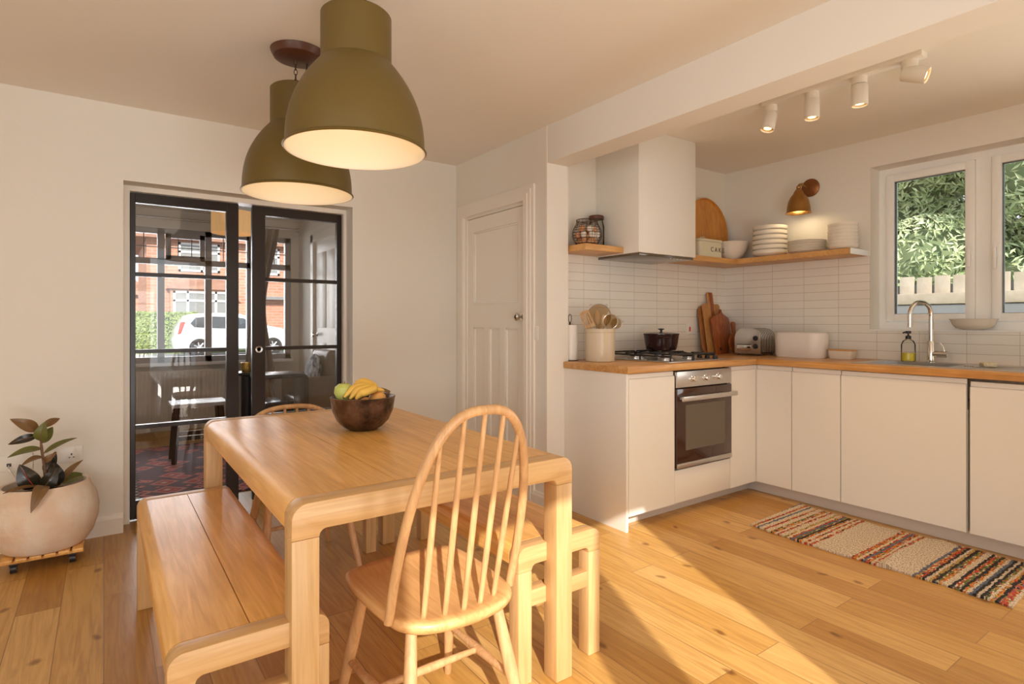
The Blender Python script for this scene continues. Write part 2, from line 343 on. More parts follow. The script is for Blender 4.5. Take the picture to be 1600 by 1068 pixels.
M['alloy'] = mat('alloy_wheel', (0.6, 0.6, 0.6), 0.3, metal=0.8)
M['lampred'] = mat('tail_lamp_red', (0.6, 0.05, 0.03), 0.25)
M['hedge'] = mat('hedge_leaf', (0.30, 0.40, 0.12), 0.6, var=(3, (0.42, 0.52, 0.2)))
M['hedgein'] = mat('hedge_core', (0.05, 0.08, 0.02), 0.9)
M['shrub'] = mat('shrub_leaf', (0.36, 0.46, 0.20), 0.45, var=(1.5, (0.66, 0.70, 0.42)))
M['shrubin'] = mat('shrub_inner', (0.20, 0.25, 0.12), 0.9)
M['fence'] = mat('weathered_fence', (0.47, 0.38, 0.28), 0.9, bump=(20, 0.4), var=(5, (0.55, 0.46, 0.35)))
M['fenced'] = mat('grey_fence_board', (0.26, 0.26, 0.26), 0.9)
M['road'] = mat('road_tarmac', (0.22, 0.22, 0.22), 0.9)
M['grass'] = mat('garden_ground', (0.16, 0.20, 0.07), 1.0)

# ------------------------------------------------------------------ geometry builder
class G:
    def __init__(s): s.v = []; s.f = []
    def add(s, vs, fs):
        n = len(s.v); s.v += [tuple(v) for v in vs]; s.f += [tuple(i+n for i in f) for f in fs]; return s
    def frombm(s, bm):
        bm.verts.ensure_lookup_table(); bm.verts.index_update()
        s.add([v.co[:] for v in bm.verts], [[v.index for v in f.verts] for f in bm.faces]); bm.free(); return s
    def box(s, x0, x1, y0, y1, z0, z1, bev=0, seg=2, mtx=None):
        bm = bmesh.new(); bmesh.ops.create_cube(bm, size=1)
        for v in bm.verts:
            v.co = Vector(((x0+x1)/2+v.co.x*(x1-x0), (y0+y1)/2+v.co.y*(y1-y0), (z0+z1)/2+v.co.z*(z1-z0)))
        if bev: bmesh.ops.bevel(bm, geom=bm.edges[:], offset=bev, segments=seg, profile=0.5, affect='EDGES')
        if mtx: bmesh.ops.transform(bm, matrix=mtx, verts=bm.verts)
        return s.frombm(bm)
    def tube(s, pts, rad, n=12, closed=False, cap=True, flat=1.0, up=None):
        pts = [Vector(p) for p in pts]; N = len(pts)
        if not hasattr(rad, '__len__'): rad = [rad]*N
        rings = []; prev = None
        for i, p in enumerate(pts):
            if closed: t = pts[(i+1) % N]-pts[i-1]
            else: t = pts[min(i+1, N-1)]-pts[max(i-1, 0)]
            t.normalize()
            if prev is None:
                a = Vector(up) if up else (Vector((0, 0, 1)) if abs(t.z) < 0.9 else Vector((1, 0, 0)))
                u = t.cross(a).normalized()
            else:
                u = (prev - t*prev.dot(t)).normalized()
            prev = u; w = t.cross(u)
            rings.append([p+u*math.cos(2*PI*k/n)*rad[i]+w*math.sin(2*PI*k/n)*rad[i]*flat for k in range(n)])
        vs = [v for r in rings for v in r]; fs = []
        M_ = N if closed else N-1
        for i in range(M_):
            j = (i+1) % N
            for k in range(n):
                l = (k+1) % n; fs.append((i*n+k, i*n+l, j*n+l, j*n+k))
        if cap and not closed:
            fs.append(tuple(range(n-1, -1, -1))); fs.append(tuple((N-1)*n+k for k in range(n)))
        return s.add(vs, fs)
    def cyl(s, p0, p1, r0, r1=None, n=20): return s.tube([p0, p1], [r0, r0 if r1 is None else r1], n)
    def lathe(s, prof, c=(0, 0, 0), n=32, sx=1, sy=1, mtx=None, cap=True):
        vs = []; fs = []; N = len(prof)
        for r, z in prof:
            r = max(r, 1e-5)
            for k in range(n):
                a = 2*PI*k/n; v = Vector((r*math.cos(a)*sx, r*math.sin(a)*sy, z))
                if mtx: v = mtx @ v
                vs.append((c[0]+v.x, c[1]+v.y, c[2]+v.z))
        for i in range(N-1):
            for k in range(n):
                l = (k+1) % n; fs.append((i*n+k, i*n+l, (i+1)*n+l, (i+1)*n+k))
        if cap and prof[0][0] > 1e-4 and prof[0] != prof[-1]: fs.append(tuple(range(n-1, -1, -1)))
        if cap and prof[-1][0] > 1e-4 and prof[0] != prof[-1]: fs.append(tuple((N-1)*n+k for k in range(n)))
        return s.add(vs, fs)
    def prism(s, poly, axis, a, b, bev=0):
        """poly: 2-D outline; axis x: (y,z), y: (x,z), z: (x,y)"""
        def P(p, t): return {'x': (t, p[0], p[1]), 'y': (p[0], t, p[1]), 'z': (p[0], p[1], t)}[axis]
        n = len(poly); bm = bmesh.new()
        va = [bm.verts.new(P(p, a)) for p in poly]; vb = [bm.verts.new(P(p, b)) for p in poly]
        bm.faces.new(va); bm.faces.new(vb[::-1])
        for i in range(n): bm.faces.new((va[i], va[(i+1) % n], vb[(i+1) % n], vb[i]))
        bmesh.ops.recalc_face_normals(bm, faces=bm.faces)
        if bev:
            es = [e for e in bm.edges if len(e.link_faces) == 2 and (len(e.link_faces[0].verts) == n) != (len(e.link_faces[1].verts) == n)]
            bmesh.ops.bevel(bm, geom=es, offset=bev, segments=2, profile=0.5, affect='EDGES')
        return s.frombm(bm)
    def ball(s, c, r, sx=1, sy=1, sz=1, n=16, m=10, mtx=None):
        prof = [(r*math.sin(PI*i/m), -r*math.cos(PI*i/m)) for i in range(m+1)]
        prof = [(p*sx, q*sz) for p, q in prof]
        return s.lathe(prof, c, n, 1, sy/sx, mtx)
    def grid(s, f, nu, nv, cu=False):
        vs = [f(i/(nu), j/(nv)) for j in range(nv+1) for i in range(nu+1)]
        fs = [(j*(nu+1)+i, j*(nu+1)+i+1, (j+1)*(nu+1)+i+1, (j+1)*(nu+1)+i) for j in range(nv) for i in range(nu)]
        return s.add(vs, fs)

BASE = {}
def obj(name, g, m, parent=None, smooth=True, angle=38, loc=None):
    me = bpy.data.meshes.new(name)
    off = Vector(BASE.get(parent.name, (0, 0, 0))) if parent else Vector((0, 0, 0))
    me.from_pydata([tuple(Vector(v)-off) for v in g.v], [], g.f); me.update()
    bm = bmesh.new(); bm.from_mesh(me)
    bmesh.ops.recalc_face_normals(bm, faces=bm.faces)
    for f in bm.faces: f.smooth = smooth
    if smooth:
        th = math.radians(angle)
        for e in bm.edges:
            if len(e.link_faces) == 2 and e.calc_face_angle(0) > th: e.smooth = False
    bm.to_mesh(me); bm.free()
    me.materials.append(m)
    o = bpy.data.objects.new(name, me); COL.objects.link(o)
    if parent: o.parent = parent; BASE[o.name] = BASE.get(parent.name, (0, 0, 0))
    return o
def thing(name, label, cat, base=(0, 0, 0), group=None, local=False):
    """Empty at the base of a thing; parts written in world coordinates unless local"""
    o = bpy.data.objects.new(name, None); COL.objects.link(o); o.location = base; o.empty_display_size = 0.05
    BASE[o.name] = (0, 0, 0) if local else tuple(base)
    o['label'] = label; o['category'] = cat
    if group: o['group'] = group
    return o
def tag(o, label, cat, group=None, kind=None):
    o['label'] = label; o['category'] = cat
    if group: o['group'] = group
    if kind: o['kind'] = kind
    return o
def struct(name, g, m, parent=None, smooth=False):
    o = obj(name, g, m, parent, smooth)
    if not parent: o['kind'] = 'structure'
    return o
def dup(root, loc, label=None, rotz=None, group=None):
    r = root.copy(); COL.objects.link(r); r.location = loc
    if rotz is not None: r.rotation_euler = (0, 0, rotz)
    if label: r['label'] = label
    if group: r['group'] = group
    def rec(a, b):
        for ch in list(a.children):
            c = ch.copy(); COL.objects.link(c); c.parent = b; rec(ch, c)
    rec(root, r)
    return r
def rrect(x0, x1, y0, y1, r, n=6):
    p = []
    for cx, cy, a0 in ((x1-r, y1-r, 0), (x0+r, y1-r, 90), (x0+r, y0+r, 180), (x1-r, y0+r, 270)):
        for k in range(n+1):
            a = math.radians(a0+90*k/n); p.append((cx+r*math.cos(a), cy+r*math.sin(a)))
    return p
def B(*a, **k): return G().box(*a, **k)
def cat_curve(ps, n=6):
    """Catmull-Rom through points"""
    ps = [Vector(p) for p in ps]; out = []
    q = [ps[0]*2-ps[1]]+ps+[ps[-1]*2-ps[-2]]
    for i in range(1, len(q)-2):
        for k in range(n):
            t = k/n
            out.append(0.5*((2*q[i])+(q[i+1]-q[i-1])*t+(2*q[i-1]-5*q[i]+4*q[i+1]-q[i+2])*t*t+(3*q[i]-q[i-1]-3*q[i+1]+q[i+2])*t**3))
    out.append(ps[-1]); return out

# =================================================================== THE ROOM
XL, YB = -2.2, -1.1            # unseen left wall and the patio-door wall behind the camera
YG = 3.9                       # wall with the black glazed doors
XD = 2.245                     # wall with the white panelled door, face of beam
XK, YK = 4.25, 2.88            # kitchen window wall, hob wall
ZC, ZK = 2.40, 2.42
struct('floor', B(XL-0.2, XK+0.2, YB-0.2, 4.15, -0.1, 0), M['floor'])
g = B(XL-0.2, XD+0.17, YB-0.2, YG+0.25, ZC, 2.6)
struct('ceiling_dining', g, M['ceil'])
struct('ceiling_kitchen', B(XD+0.17, XK+0.3, YB-0.2, YK+0.25, ZK, 2.6), M['ceil'])
# wall with glazed doors, opening x .09 to 1.415, z up to 1.98
g = B(XL-0.2, 0.09, YG, YG+0.25, 0, ZC); g.box(0.09, 1.415, YG, YG+0.25, 1.98, ZC); g.box(1.415, XD+0.001, YG, YG+0.25, 0, ZC)
struct('wall_left', g, M['wall'])
# wall with the white door: opening y 3.0..3.745 z 1.955
g = B(XD, XD+0.17, 2.77, 3.0, 0, ZC); g.box(XD, XD+0.17, 3.745, YG+0.25, 0, ZC); g.box(XD, XD+0.17, 3.0, 3.745, 1.957, ZC)
struct('wall_middle', g, M['wall'])
struct('wall_beam', B(XD, XD+0.17, YB, 2.77, 2.17, ZC+0.02), M['wall'])
struct('wall_hob', B(XD+0.17, XK+0.3, YK, YK+0.2, 0, ZK), M['wall'])
# window wall
WY0, WY1, WZ0, WZ1 = 0.59, 1.76, 1.128, 2.23
g = B(XK, XK+0.28, WY1, YK+0.001, 0, ZK); g.box(XK, XK+0.28, 0.25, WY0, 0, ZK); g.box(XK, XK+0.28, -0.95, 0.25, 2.08, ZK); g.box(XK, XK+0.28, YB-0.2, -0.95, 0, ZK)  # unseen gap at the low y end, added to admit fill light
g.box(XK, XK+0.28, WY0, WY1, 0, WZ0); g.box(XK, XK+0.28, WY0, WY1, WZ1, ZK)
struct('wall_right', g, M['wall'])
# wall behind the camera with patio doors, left wall with an opening added for fill light
g = B(XL-0.2, -0.495, YB-0.15, YB, 0, ZC); g.box(1.08, XK+0.28, YB-0.15, YB, 0, 2.42)
g.box(-0.495, 1.08, YB-0.15, YB, 2.2, ZC)
struct('wall_back', g, M['wall'])
g = B(XL-0.12, XL, YB, -0.95, 0, ZC); g.box(XL-0.12, XL, 0.75, YG, 0, ZC); g.box(XL-0.12, XL, -0.95, 0.75, 0, 0.75); g.box(XL-0.12, XL, -0.95, 0.75, 2.2, ZC)
struct('wall_side', g, M['wall'])
struct('trim_1', B(0.29, 0.52, YB-0.13, YB-0.03, 0, 2.2), M['trim'])
struct('trim_2', B(XD-0.004, XD, 2.770, 2.784, 0.0, ZC-0.001), M['trim'])
# baseboards
def base(name, poly, axis, a, b): struct(name, G().prism(poly, axis, a, b), M['trim'])
pf = lambda w, s: [(w, 0), (w+s*0.018, 0), (w+s*0.018, 0.085), (w+s*0.012, 0.095), (w+s*0.010, 0.105), (w, 0.11)]
base('baseboard_left', pf(YG, -1), 'x', XL, 0.09)
base('baseboard_left_corner', pf(YG, -1), 'x', 1.415, XD)
base('baseboard_middle', pf(XD, -1), 'y', 2.77, 2.948)
# tiled splashbacks
struct('wall_tiles_hob', B(XD+0.172, XK-0.008, YK-0.008, YK, 0.93, 1.63), M['tile_h'])
g = B(XK-0.008, XK, WY1, YK-0.0, 0.93, 1.63); g.box(XK-0.008, XK, 0.25, WY1, 0.93, WZ0)
struct('wall_tiles_window', g, M['tile_w'])
struct('trim_sill', B(XK-0.012, 4.392, WY0, WY1, WZ0-0.004, WZ0+0.004), M['upvc'])

# ------------------------------------------------------------------ white panelled door
dr = struct('door_1', G(), M['trim'])
X0 = XD+0.012
g = G()
Y0, Y1 = 3.005, 3.74
def dbox(y0, y1, z0, z1, d=0, bev=0.0): g.box(X0+d, X0+0.04, y0, y1, z0, z1, bev=bev)
dbox(Y0, 3.095, 0.01, 1.95); dbox(3.665, Y1, 0.01, 1.95)
dbox(3.095, 3.665, 1.85, 1.95); dbox(3.095, 3.665, 1.14, 1.31); dbox(3.095, 3.665, 0.01, 0.22)
dbox(3.25, 3.315, 0.22, 1.14); dbox(3.455, 3.52, 0.22, 1.14)
bpy.data.objects.remove(dr)
dr = struct('door_1', g, M['trim'])
def panel(y0, y1, z0, z1):
    q = B(X0+0.016, X0+0.03, y0, y1, z0, z1)
    for a in ((y0, y0+0.012, z0, z1), (y1-0.012, y1, z0, z1)): q.box(X0+0.004, X0+0.02, *a, bev=0.003)
    for a in ((y0, y1, z0, z0+0.012), (y0, y1, z1-0.012, z1)): q.box(X0+0.004, X0+0.02, *a, bev=0.003)
    obj('door_panel', q, M['trim'], dr)
panel(3.095, 3.665, 1.31, 1.85)
for a, b in ((3.095, 3.25), (3.315, 3.455), (3.52, 3.665)): panel(a, b, 0.22, 1.14)
kz, ky = 1.215, 3.045
R90 = Matrix.Rotation(-PI/2, 4, 'Y')
obj('door_knob', G().lathe([(0.03, 0), (0.03, 0.004), (0.011, 0.008), (0.009, 0.03), (0.02, 0.036), (0.028, 0.048), (0.028, 0.058), (0.02, 0.068), (0.0, 0.071)], (X0, ky, kz), 20, mtx=R90), M['chrome'], dr)
obj('hinge', B(X0-0.004, X0, 3.735, 3.75, 1.68, 1.76), M['trim'], dr)
# architrave, stepped
g = G()
for w0, w1, d in ((0.0, 0.040, 0.028), (0.040, 0.068, 0.021), (0.068, 0.095, 0.014)):
    g.box(XD-d, XD, 2.99-w1, 2.99-w0, 0, 1.97+w1)
    g.box(XD-d, XD, 3.76+w0, 3.76+w1, 0, 1.97+w1)
    g.box(XD-d, XD, 2.99-w0, 3.76+w0, 1.97+w0, 1.97+w1)
g.box(XD+0.001, XD+0.05, 2.99, 3.004, 0, 1.97); g.box(XD+0.001, XD+0.05, 3.741, 3.76, 0, 1.97); g.box(XD+0.001, XD+0.05, 3.004, 3.741, 1.953, 1.97)
struct('trim_door_frame', g, M['trim'])
struct('wall_behind_door', B(XD+0.055, XD+0.065, 2.99, 3.76, 0, 1.97), M['trim'])

# ------------------------------------------------------------------ black sliding glazed doors
struct('trim_glazed_lining', B(0.09, 0.124, 4.03, 4.15, 0, 1.98).box(0.124, 1.395, 4.03, 4.15, 1.95, 1.98).box(1.395, 1.415, 4.03, 4.15, 0, 1.98), M['trim'])
def glazed(name, x0, x1, s0, s1, y, hx):
    y0, y1 = y, y+0.04
    bars = (0.555, 1.005, 1.465)
    g = B(x0, x0+s0, y0, y1, 0.01, 1.948, bev=0.003).box(x1-s1, x1, y0, y1, 0.01, 1.948, bev=0.003)
    g.box(x0+s0, x1-s1, y0, y1, 1.89, 1.948).box(x0+s0, x1-s1, y0, y1, 0.01, 0.12)
    d = struct(name, g, M['blackframe'])
    obj('glazing_bar', B(x0+s0, x1-s1, y0, y1, bars[0]-0.012, bars[0]+0.012), M['blackframe'], d)
    obj('glazing_bar', B(x0+s0, x1-s1, y0, y1, bars[1]-0.012, bars[1]+0.012), M['blackframe'], d)
    obj('glazing_bar', B(x0+s0, x1-s1, y0, y1, bars[2]-0.012, bars[2]+0.012), M['blackframe'], d)
    zs = (0.12,)+bars+(1.89,)
    for a, b in zip(zs[:-1], zs[1:]):
        obj('glass_pane', B(x0+s0-0.004, x1-s1+0.004, y+0.018, y+0.022, a, b), M['pane'], d)
    if hx: obj('door_pull', G().lathe([(0.0, -0.001), (0.012, -0.001), (0.013, 0.002), (0.022, 0.004), (0.024, 0)], (hx, y, 1.0), 24, mtx=Matrix.Rotation(PI/2, 4, 'X')), M['steel'], d)
glazed('door_2', 0.126, 0.715, 0.028, 0.072, 4.065, None)
glazed('door_3', 0.796, 1.393, 0.082, 0.034, 4.065, 0.838)

# ------------------------------------------------------------------ kitchen window
XF = 4.392
g = B(XF, XF+0.07, WY0, WY0+0.045, WZ0, WZ1).box(XF, XF+0.07, WY1-0.045, WY1, WZ0, WZ1)
g.box(XF, XF+0.07, WY0+0.045, WY1-0.045, WZ0, WZ0+0.055).box(XF, XF+0.07, WY0+0.045, WY1-0.045, WZ1-0.045, WZ1).box(XF, XF+0.07, 1.14, 1.22, WZ0+0.055, WZ1-0.045)
win = struct('window_1', g, M['upvc'])
for (a, b) in ((1.222, 1.713), (0.637, 1.138)):
    z0, z1 = WZ0+0.057, WZ1-0.047
    q = G()
    q.box(XF-0.018, XF+0.05, a, a+0.048, z0, z1, bev=0.005).box(XF-0.018, XF+0.05, b-0.048, b, z0, z1, bev=0.005)
    q.box(XF-0.0175, XF+0.049, a+0.04, b-0.04, z0+0.0005, z0+0.05, bev=0.005).box(XF-0.0175, XF+0.049, a+0.04, b-0.04, z1-0.05, z1-0.0005, bev=0.005)
    cs = obj('casement', q, M['upvc'], win)
    q = B(XF+0.0, XF+0.03, a+0.046, a+0.051, z0+0.05, z1-0.05).box(XF, XF+0.03, b-0.051, b-0.046, z0+0.05, z1-0.05)
    q.box(XF, XF+0.03, a+0.05, b-0.05, z0+0.046, z0+0.052).box(XF, XF+0.03, a+0.05, b-0.05, z1-0.052, z1-0.046)
    obj('gasket', q, M['blackp'], cs)
    obj('pane', B(XF+0.014, XF+0.018, a+0.045, b-0.045, z0+0.045, z1-0.045), M['winglass'], cs)
    hy = a+0.022 if a > 1 else b-0.022
    h = B(XF-0.026, XF-0.018, hy-0.012, hy+0.012, 1.57, 1.66, bev=0.002)
    h.box(XF-0.05, XF-0.026, hy-0.008, hy+0.008, 1.60, 1.63, bev=0.003)
    h.box(XF-0.052, XF-0.038, hy-0.009, hy+0.009, 1.50 if a < 1 else 1.52, 1.63, bev=0.004)
    obj('window_handle', h, M['upvc'], cs)

# =================================================================== KITCHEN
YF, XFc = 2.24, 3.66           # cabinet front planes of the two runs
ZT = 0.89                      # underside of worktop
CW = M['cab']
def door_front(parent, axis, a, b, plane, z0=0.085, z1=0.884, name='door'):
    """slab front with a routed grip along its top edge"""
    zs = z1-0.028
    prof = [(0, z0), (0, zs), (0.010, zs+0.004), (0.010, z1), (0.019, z1), (0.019, z0)]
    if axis == 'x': g = G().prism([(plane+d, z) for d, z in prof], 'x', a+0.0015, b-0.0015)
    else: g = G().prism([(plane+d, z) for d, z in prof], 'y', a+0.0015, b-0.0015)
    return obj(name, g, CW, parent)
gr = 'base units under the oak worktop'
# end panel + left unit
e = obj('end_panel', B(2.382, 2.400, YF, 2.768, 0.0, ZT-0.001, bev=0.0015), CW)
tag(e, 'tall cream panel closing the hob run, reaching the floor beside the dining area', 'panel')
def unit_x(name, label, a, b, kids):
    t = thing(name, label, 'cabinet', ((a+b)/2, 2.5, 0), gr)
    obj('carcass', B(a+0.001, b-0.001, YF+0.022, YK-0.012, 0.085, ZT-0.004), CW, t)
    return t
t = unit_x('base_cabinet', 'narrow cream base cabinet between the end panel and the oven', 2.402, 2.80, 0)
door_front(t, 'x', 2.402, 2.80, YF)
t = unit_x('corner_filler_cabinet', 'narrow cream cabinet front between the oven and the inner corner', 3.365, 3.655, 0)
door_front(t, 'x', 3.365, 3.655, YF)
obj('corner_post', B(3.656, 3.682, 2.237, 2.262, 0.085, 0.884), CW, t)
# oven and the drawer under it
t = thing('oven', 'built-in steel oven with smoked glass door and three knobs below the hob', 'oven', (3.08, 2.5, 0.29))
obj('oven_body', B(2.806, 3.359, YF+0.02, YK-0.05, 0.292, 0.882), M['dark'], t)
obj('control_panel', B(2.806, 3.359, YF-0.012, YF+0.02, 0.783, 0.880, bev=0.002), M['steel'], t)
dor = obj('oven_door', B(2.806, 3.359, YF-0.014, YF+0.02, 0.296, 0.776, bev=0.003), M['ovenglass'], t)
obj('door_window', B(2.885, 3.285, YF-0.0155, YF-0.013, 0.40, 0.675), M['ovenwin'], dor)
obj('door_trim', B(2.806, 3.359, YF-0.018, YF-0.012, 0.296, 0.325, bev=0.001), M['steel'], dor)
q = G().box(2.808, 3.357, YF-0.062, YF-0.045, 0.705, 0.735, bev=0.004)
q.box(2.83, 2.85, YF-0.046, YF-0.013, 0.712, 0.728).box(3.315, 3.335, YF-0.046, YF-0.013, 0.712, 0.728)
obj('door_handle', q, M['steel'], dor)
for kx in (2.955, 3.082, 3.21):
    obj('knob', G().lathe([(0.022, 0), (0.022, 0.003), (0.0165, 0.005), (0.0165, 0.022), (0.014, 0.025), (0, 0.025)], (kx, YF-0.012, 0.832), 20, mtx=Matrix.Rotation(PI/2, 4, 'X')), M['chrome'], t)
t = thing('warming_drawer_unit', 'shallow cream drawer front below the oven', 'drawer', (3.08, 2.5, 0.085), gr)
obj('drawer_front', B(2.8015, 3.3635, YF, YF+0.019, 0.087, 0.284, bev=0.001), CW, t)
obj('carcass', B(2.803, 3.362, YF+0.022, YK-0.02, 0.087, 0.284), CW, t)
# window run
labs = ['narrow cream cabinet front at the inner corner of the window run', 'cream cabinet left of the sink cabinet, second front from the corner',
        'widest cream cabinet front below the sink', 'rightmost cream front below the drainer, beside a dark gap']
for (a, b, lab) in ((1.988, 2.235, labs[0]), (1.682, 1.986, labs[1]), (1.056, 1.680, labs[2]), (0.44, 1.042, labs[3])):
    t = thing('base_cabinet', lab, 'cabinet', (3.9, (a+b)/2, 0), gr)
    cz = ZT-0.004 if a > 1.7 or True else 0.7
    x1c = XK-0.012
    if b < 1.7: g = B(XFc+0.022, x1c, a+0.001, b-0.001, 0.085, 0.72)
    else: g = B(XFc+0.022, x1c, a+0.001, b-0.001, 0.085, cz)
    obj('carcass', g, CW, t)
    door_front(t, 'y', a, b, XFc, z1=0.884 if b > 1.05 else 0.872)
# plinths
tag(obj('plinth', B(2.402, 3.748, 2.34, 2.356, 0.001, 0.083), M['plinth']), 'pale plinth board under the oven run', 'plinth')
tag(obj('plinth', B(3.73, 3.746, 1.672, 2.338, 0.001, 0.083), M['plinth']), 'grey plinth board under the corner of the window run', 'plinth')
tag(obj('plinth', B(3.724, 3.742, 0.42, 1.670, 0.001, 0.080), M['plinth']), 'grey plinth board behind the striped rug', 'plinth')

# worktop: L with sink cut-out
wt = thing('worktop', 'continuous oak butcher block worktop around the kitchen corner', 'worktop', (3.0, 2.5, ZT))
SX0, SX1, SY0, SY1 = 3.775, 4.10, 1.17, 1.60
g = G().box(2.374, XK-0.0095, 2.222, 2.7695, ZT, 0.93, bev=0.0025).box(2.417, XK-0.0095, 2.7695, YK-0.0085, ZT, 0.93)
obj('hob_length', g, M['workX'], wt)
g = G().box(3.64, SX0, 0.42, 2.2215, ZT, 0.93, bev=0.0).box(SX1, XK-0.0095, 0.42, 2.2215, ZT, 0.93)
g.box(SX0, SX1, SY1, 2.2215, ZT, 0.93).box(SX0, SX1, 0.42, SY0, ZT, 0.93)
obj('sink_length', g, M['workY'], wt)

# hob
t = thing('gas_hob', 'four burner steel gas hob with black cast iron grates set in the worktop', 'hob', (3.09, 2.545, 0.93))
hx0, hx1, hy0, hy1 = 2.80, 3.38, 2.285, 2.80
obj('hob_plate', B(hx0, hx1, hy0, hy1, 0.9302, 0.9365, bev=0.002), M['steel'], t)
for bx, by, br_ in ((2.94, 2.42, 0.04), (2.94, 2.67, 0.05), (3.17, 2.42, 0.03), (3.17, 2.67, 0.04)):
    bo = obj('burner', G().lathe([(br_+0.012, 0), (br_+0.012, 0.008), (br_, 0.012), (br_, 0.016), (0, 0.016)], (bx, by, 0.9365), 24), M['steel'], t)
    obj('burner_cap', G().lathe([(br_-0.004, 0.0), (br_-0.002, 0.007), (br_-0.01, 0.01), (0, 0.010)], (bx, by, 0.9526), 24), M['iron'], bo)
for gx0, gx1 in ((2.835, 3.05), (3.062, 3.277)):
    g = G(); z = 0.978; rr = 0.0055
    for yy in (2.30, 2.545, 2.785):
        g.tube([(gx0, yy, 0.9365), (gx0, yy, z-0.008), (gx0+0.008, yy, z), (gx1-0.008, yy, z), (gx1, yy, z-0.008), (gx1, yy, 0.9365)], rr, 8)
    for xx in (gx0, gx1): g.tube([(xx, 2.30, z-0.012), (xx, 2.785, z-0.012)], rr, 8)
    mx_ = (gx0+gx1)/2
    for (ya, yb) in ((2.30, 2.385), (2.455, 2.62), (2.705, 2.785)): g.tube([(mx_, ya, z), (mx_, yb, z)], rr, 8)
    for yy in (2.42, 2.67):
        g.tube([(gx0, yy, z-0.004), (mx_-0.03, yy, z)], rr, 8); g.tube([(mx_+0.03, yy, z), (gx1, yy, z-0.004)], rr, 8)
    obj('grate', g, M['iron'], t)
for k in range(4):
    obj('hob_knob', G().lathe([(0.017, 0), (0.016, 0.018), (0.013, 0.022), (0, 0.022)], (3.33, 2.33+0.062*k, 0.9365), 18), M['blackp'], t)

# casserole on the back burner
t = thing('casserole', 'dark aubergine cast iron casserole with lid on the hob', 'pot', (3.215, 2.665, 0.984))
px, py, pz = 3.185, 2.665, 0.9837
obj('pot_body', G().lathe([(0.0, 0), (0.095, 0), (0.104, 0.008), (0.112, 0.05), (0.120, 0.105), (0.123, 0.110), (0.116, 0.112), (0.100, 0.02), (0.0, 0.02)], (px, py, pz), 48), M['enamelpot'], t)
for s_ in (-1, 1):
    obj('handle', G().tube(cat_curve([tuple(Vector((px, py, pz+h_))+Vector((0.58, 0.81, 0))*s_*a_+Vector((0.81, -0.58, 0))*b_) for a_, b_, h_ in ((0.112, -0.04, 0.090), (0.138, -0.03, 0.092), (0.144, 0, 0.092), (0.138, 0.03, 0.092), (0.112, 0.04, 0.090))]), 0.006, 8), M['enamelpot'], t)
ld = obj('lid', G().lathe([(0.124, 0.112), (0.124, 0.117), (0.11, 0.121), (0.05, 0.125), (0, 0.126)], (px, py, pz), 48), M['enamelpot'], t)
obj('lid_knob', G().lathe([(0.009, 0.124), (0.008, 0.140), (0.021, 0.145), (0.022, 0.150), (0, 0.153)], (px, py, pz), 20), M['iron'], ld)

# extractor hood
t = thing('cooker_hood', 'tall white boxed cooker hood above the hob', 'cooker hood', (3.045, 2.68, 1.62))
obj('hood_cover', B(2.762, 3.335, 2.49, YK-0.001, 1.625, ZK-0.001, bev=0.002), CW, t)
obj('filter_panel', B(2.60+0.175, 3.325, 2.50, YK-0.01, 1.608, 1.6245, bev=0.003), M['ovenwin'], t)
for k in range(4): obj('hood_button', G().cyl((3.10+0.035*k, 2.515, 1.6085), (3.10+0.035*k, 2.515, 1.605), 0.006, n=10), M['steel'], t)

# shelf
t = thing('floating_shelf', 'short oak floating shelf left of the cooker hood', 'shelf', (2.59, 2.75, 1.63))
obj('shelf_board', B(2.425, 2.7605, 2.62, YK-0.001, 1.6305, 1.669, bev=0.0015), M['shelf'], t)
t = thing('corner_shelf', 'long L shaped oak shelf running from the hood to the window', 'shelf', (3.9, 2.6, 1.63))
g = G().prism([(3.3365, 2.62), (3.99, 2.62), (3.99, 1.772), (XK-0.001, 1.772), (XK-0.001, YK-0.001), (3.3365, YK-0.001)][::1], 'z', 1.6305, 1.669, bev=0.0015)
obj('shelf_board', g, M['shelf'], t)
obj('white_end_face', B(3.989, XK-0.002, 1.7695, 1.7719, 1.6305, 1.669), M['upvc'], t)  # thin white layer over the shelf's end face
ZS = 1.6695

# wire egg basket with eggs
bx, by = 2.545, 2.735
t = thing('egg_basket', 'round dark wire basket full of eggs on the short shelf', 'basket', (bx, by, ZS))
prof = [(v_.x, v_.z) for v_ in cat_curve([(0.060, 0, 0.004), (0.082, 0, 0.03), (0.095, 0, 0.065), (0.092, 0, 0.10), (0.077, 0, 0.132), (0.068, 0, 0.150), (0.068, 0, 0.168)], 2)]
g = G()
for k in range(16):
    a = 2*PI*k/16; g.tube([(bx+r*math.cos(a), by+r*math.sin(a), ZS+z) for r, z in prof], 0.0012, 5)
for r, z in prof:
    g.tube([(bx+r*math.cos(2*PI*k/28), by+r*math.sin(2*PI*k/28), ZS+z) for k in range(28)], 0.0015 if 0.01 < z < 0.16 else 0.0028, 5, closed=True)
for k in range(5): g.tube([(bx-0.055+0.0275*k, by-math.sqrt(max(0, 0.058**2-(0.055-0.0275*k)**2)), ZS+0.004), (bx-0.055+0.0275*k, by+math.sqrt(max(0, 0.058**2-(0.055-0.0275*k)**2)), ZS+0.004)], 0.0012, 5)
obj('wire_cage', g, M['wire'], t)
proto = {}
spots = []
for k in range(6): a = 2*PI*k/6+0.3; spots.append((0.045*math.cos(a), 0.045*math.sin(a), 0.028, 'b'))
for k in range(7): a = 2*PI*k/7+3.6; spots.append((0.060*math.cos(a), 0.060*math.sin(a), 0.068, 'w' if k in (0, 1, 2, 4) else 'b'))
spots.append((0.0, 0.0, 0.062, 'b'))
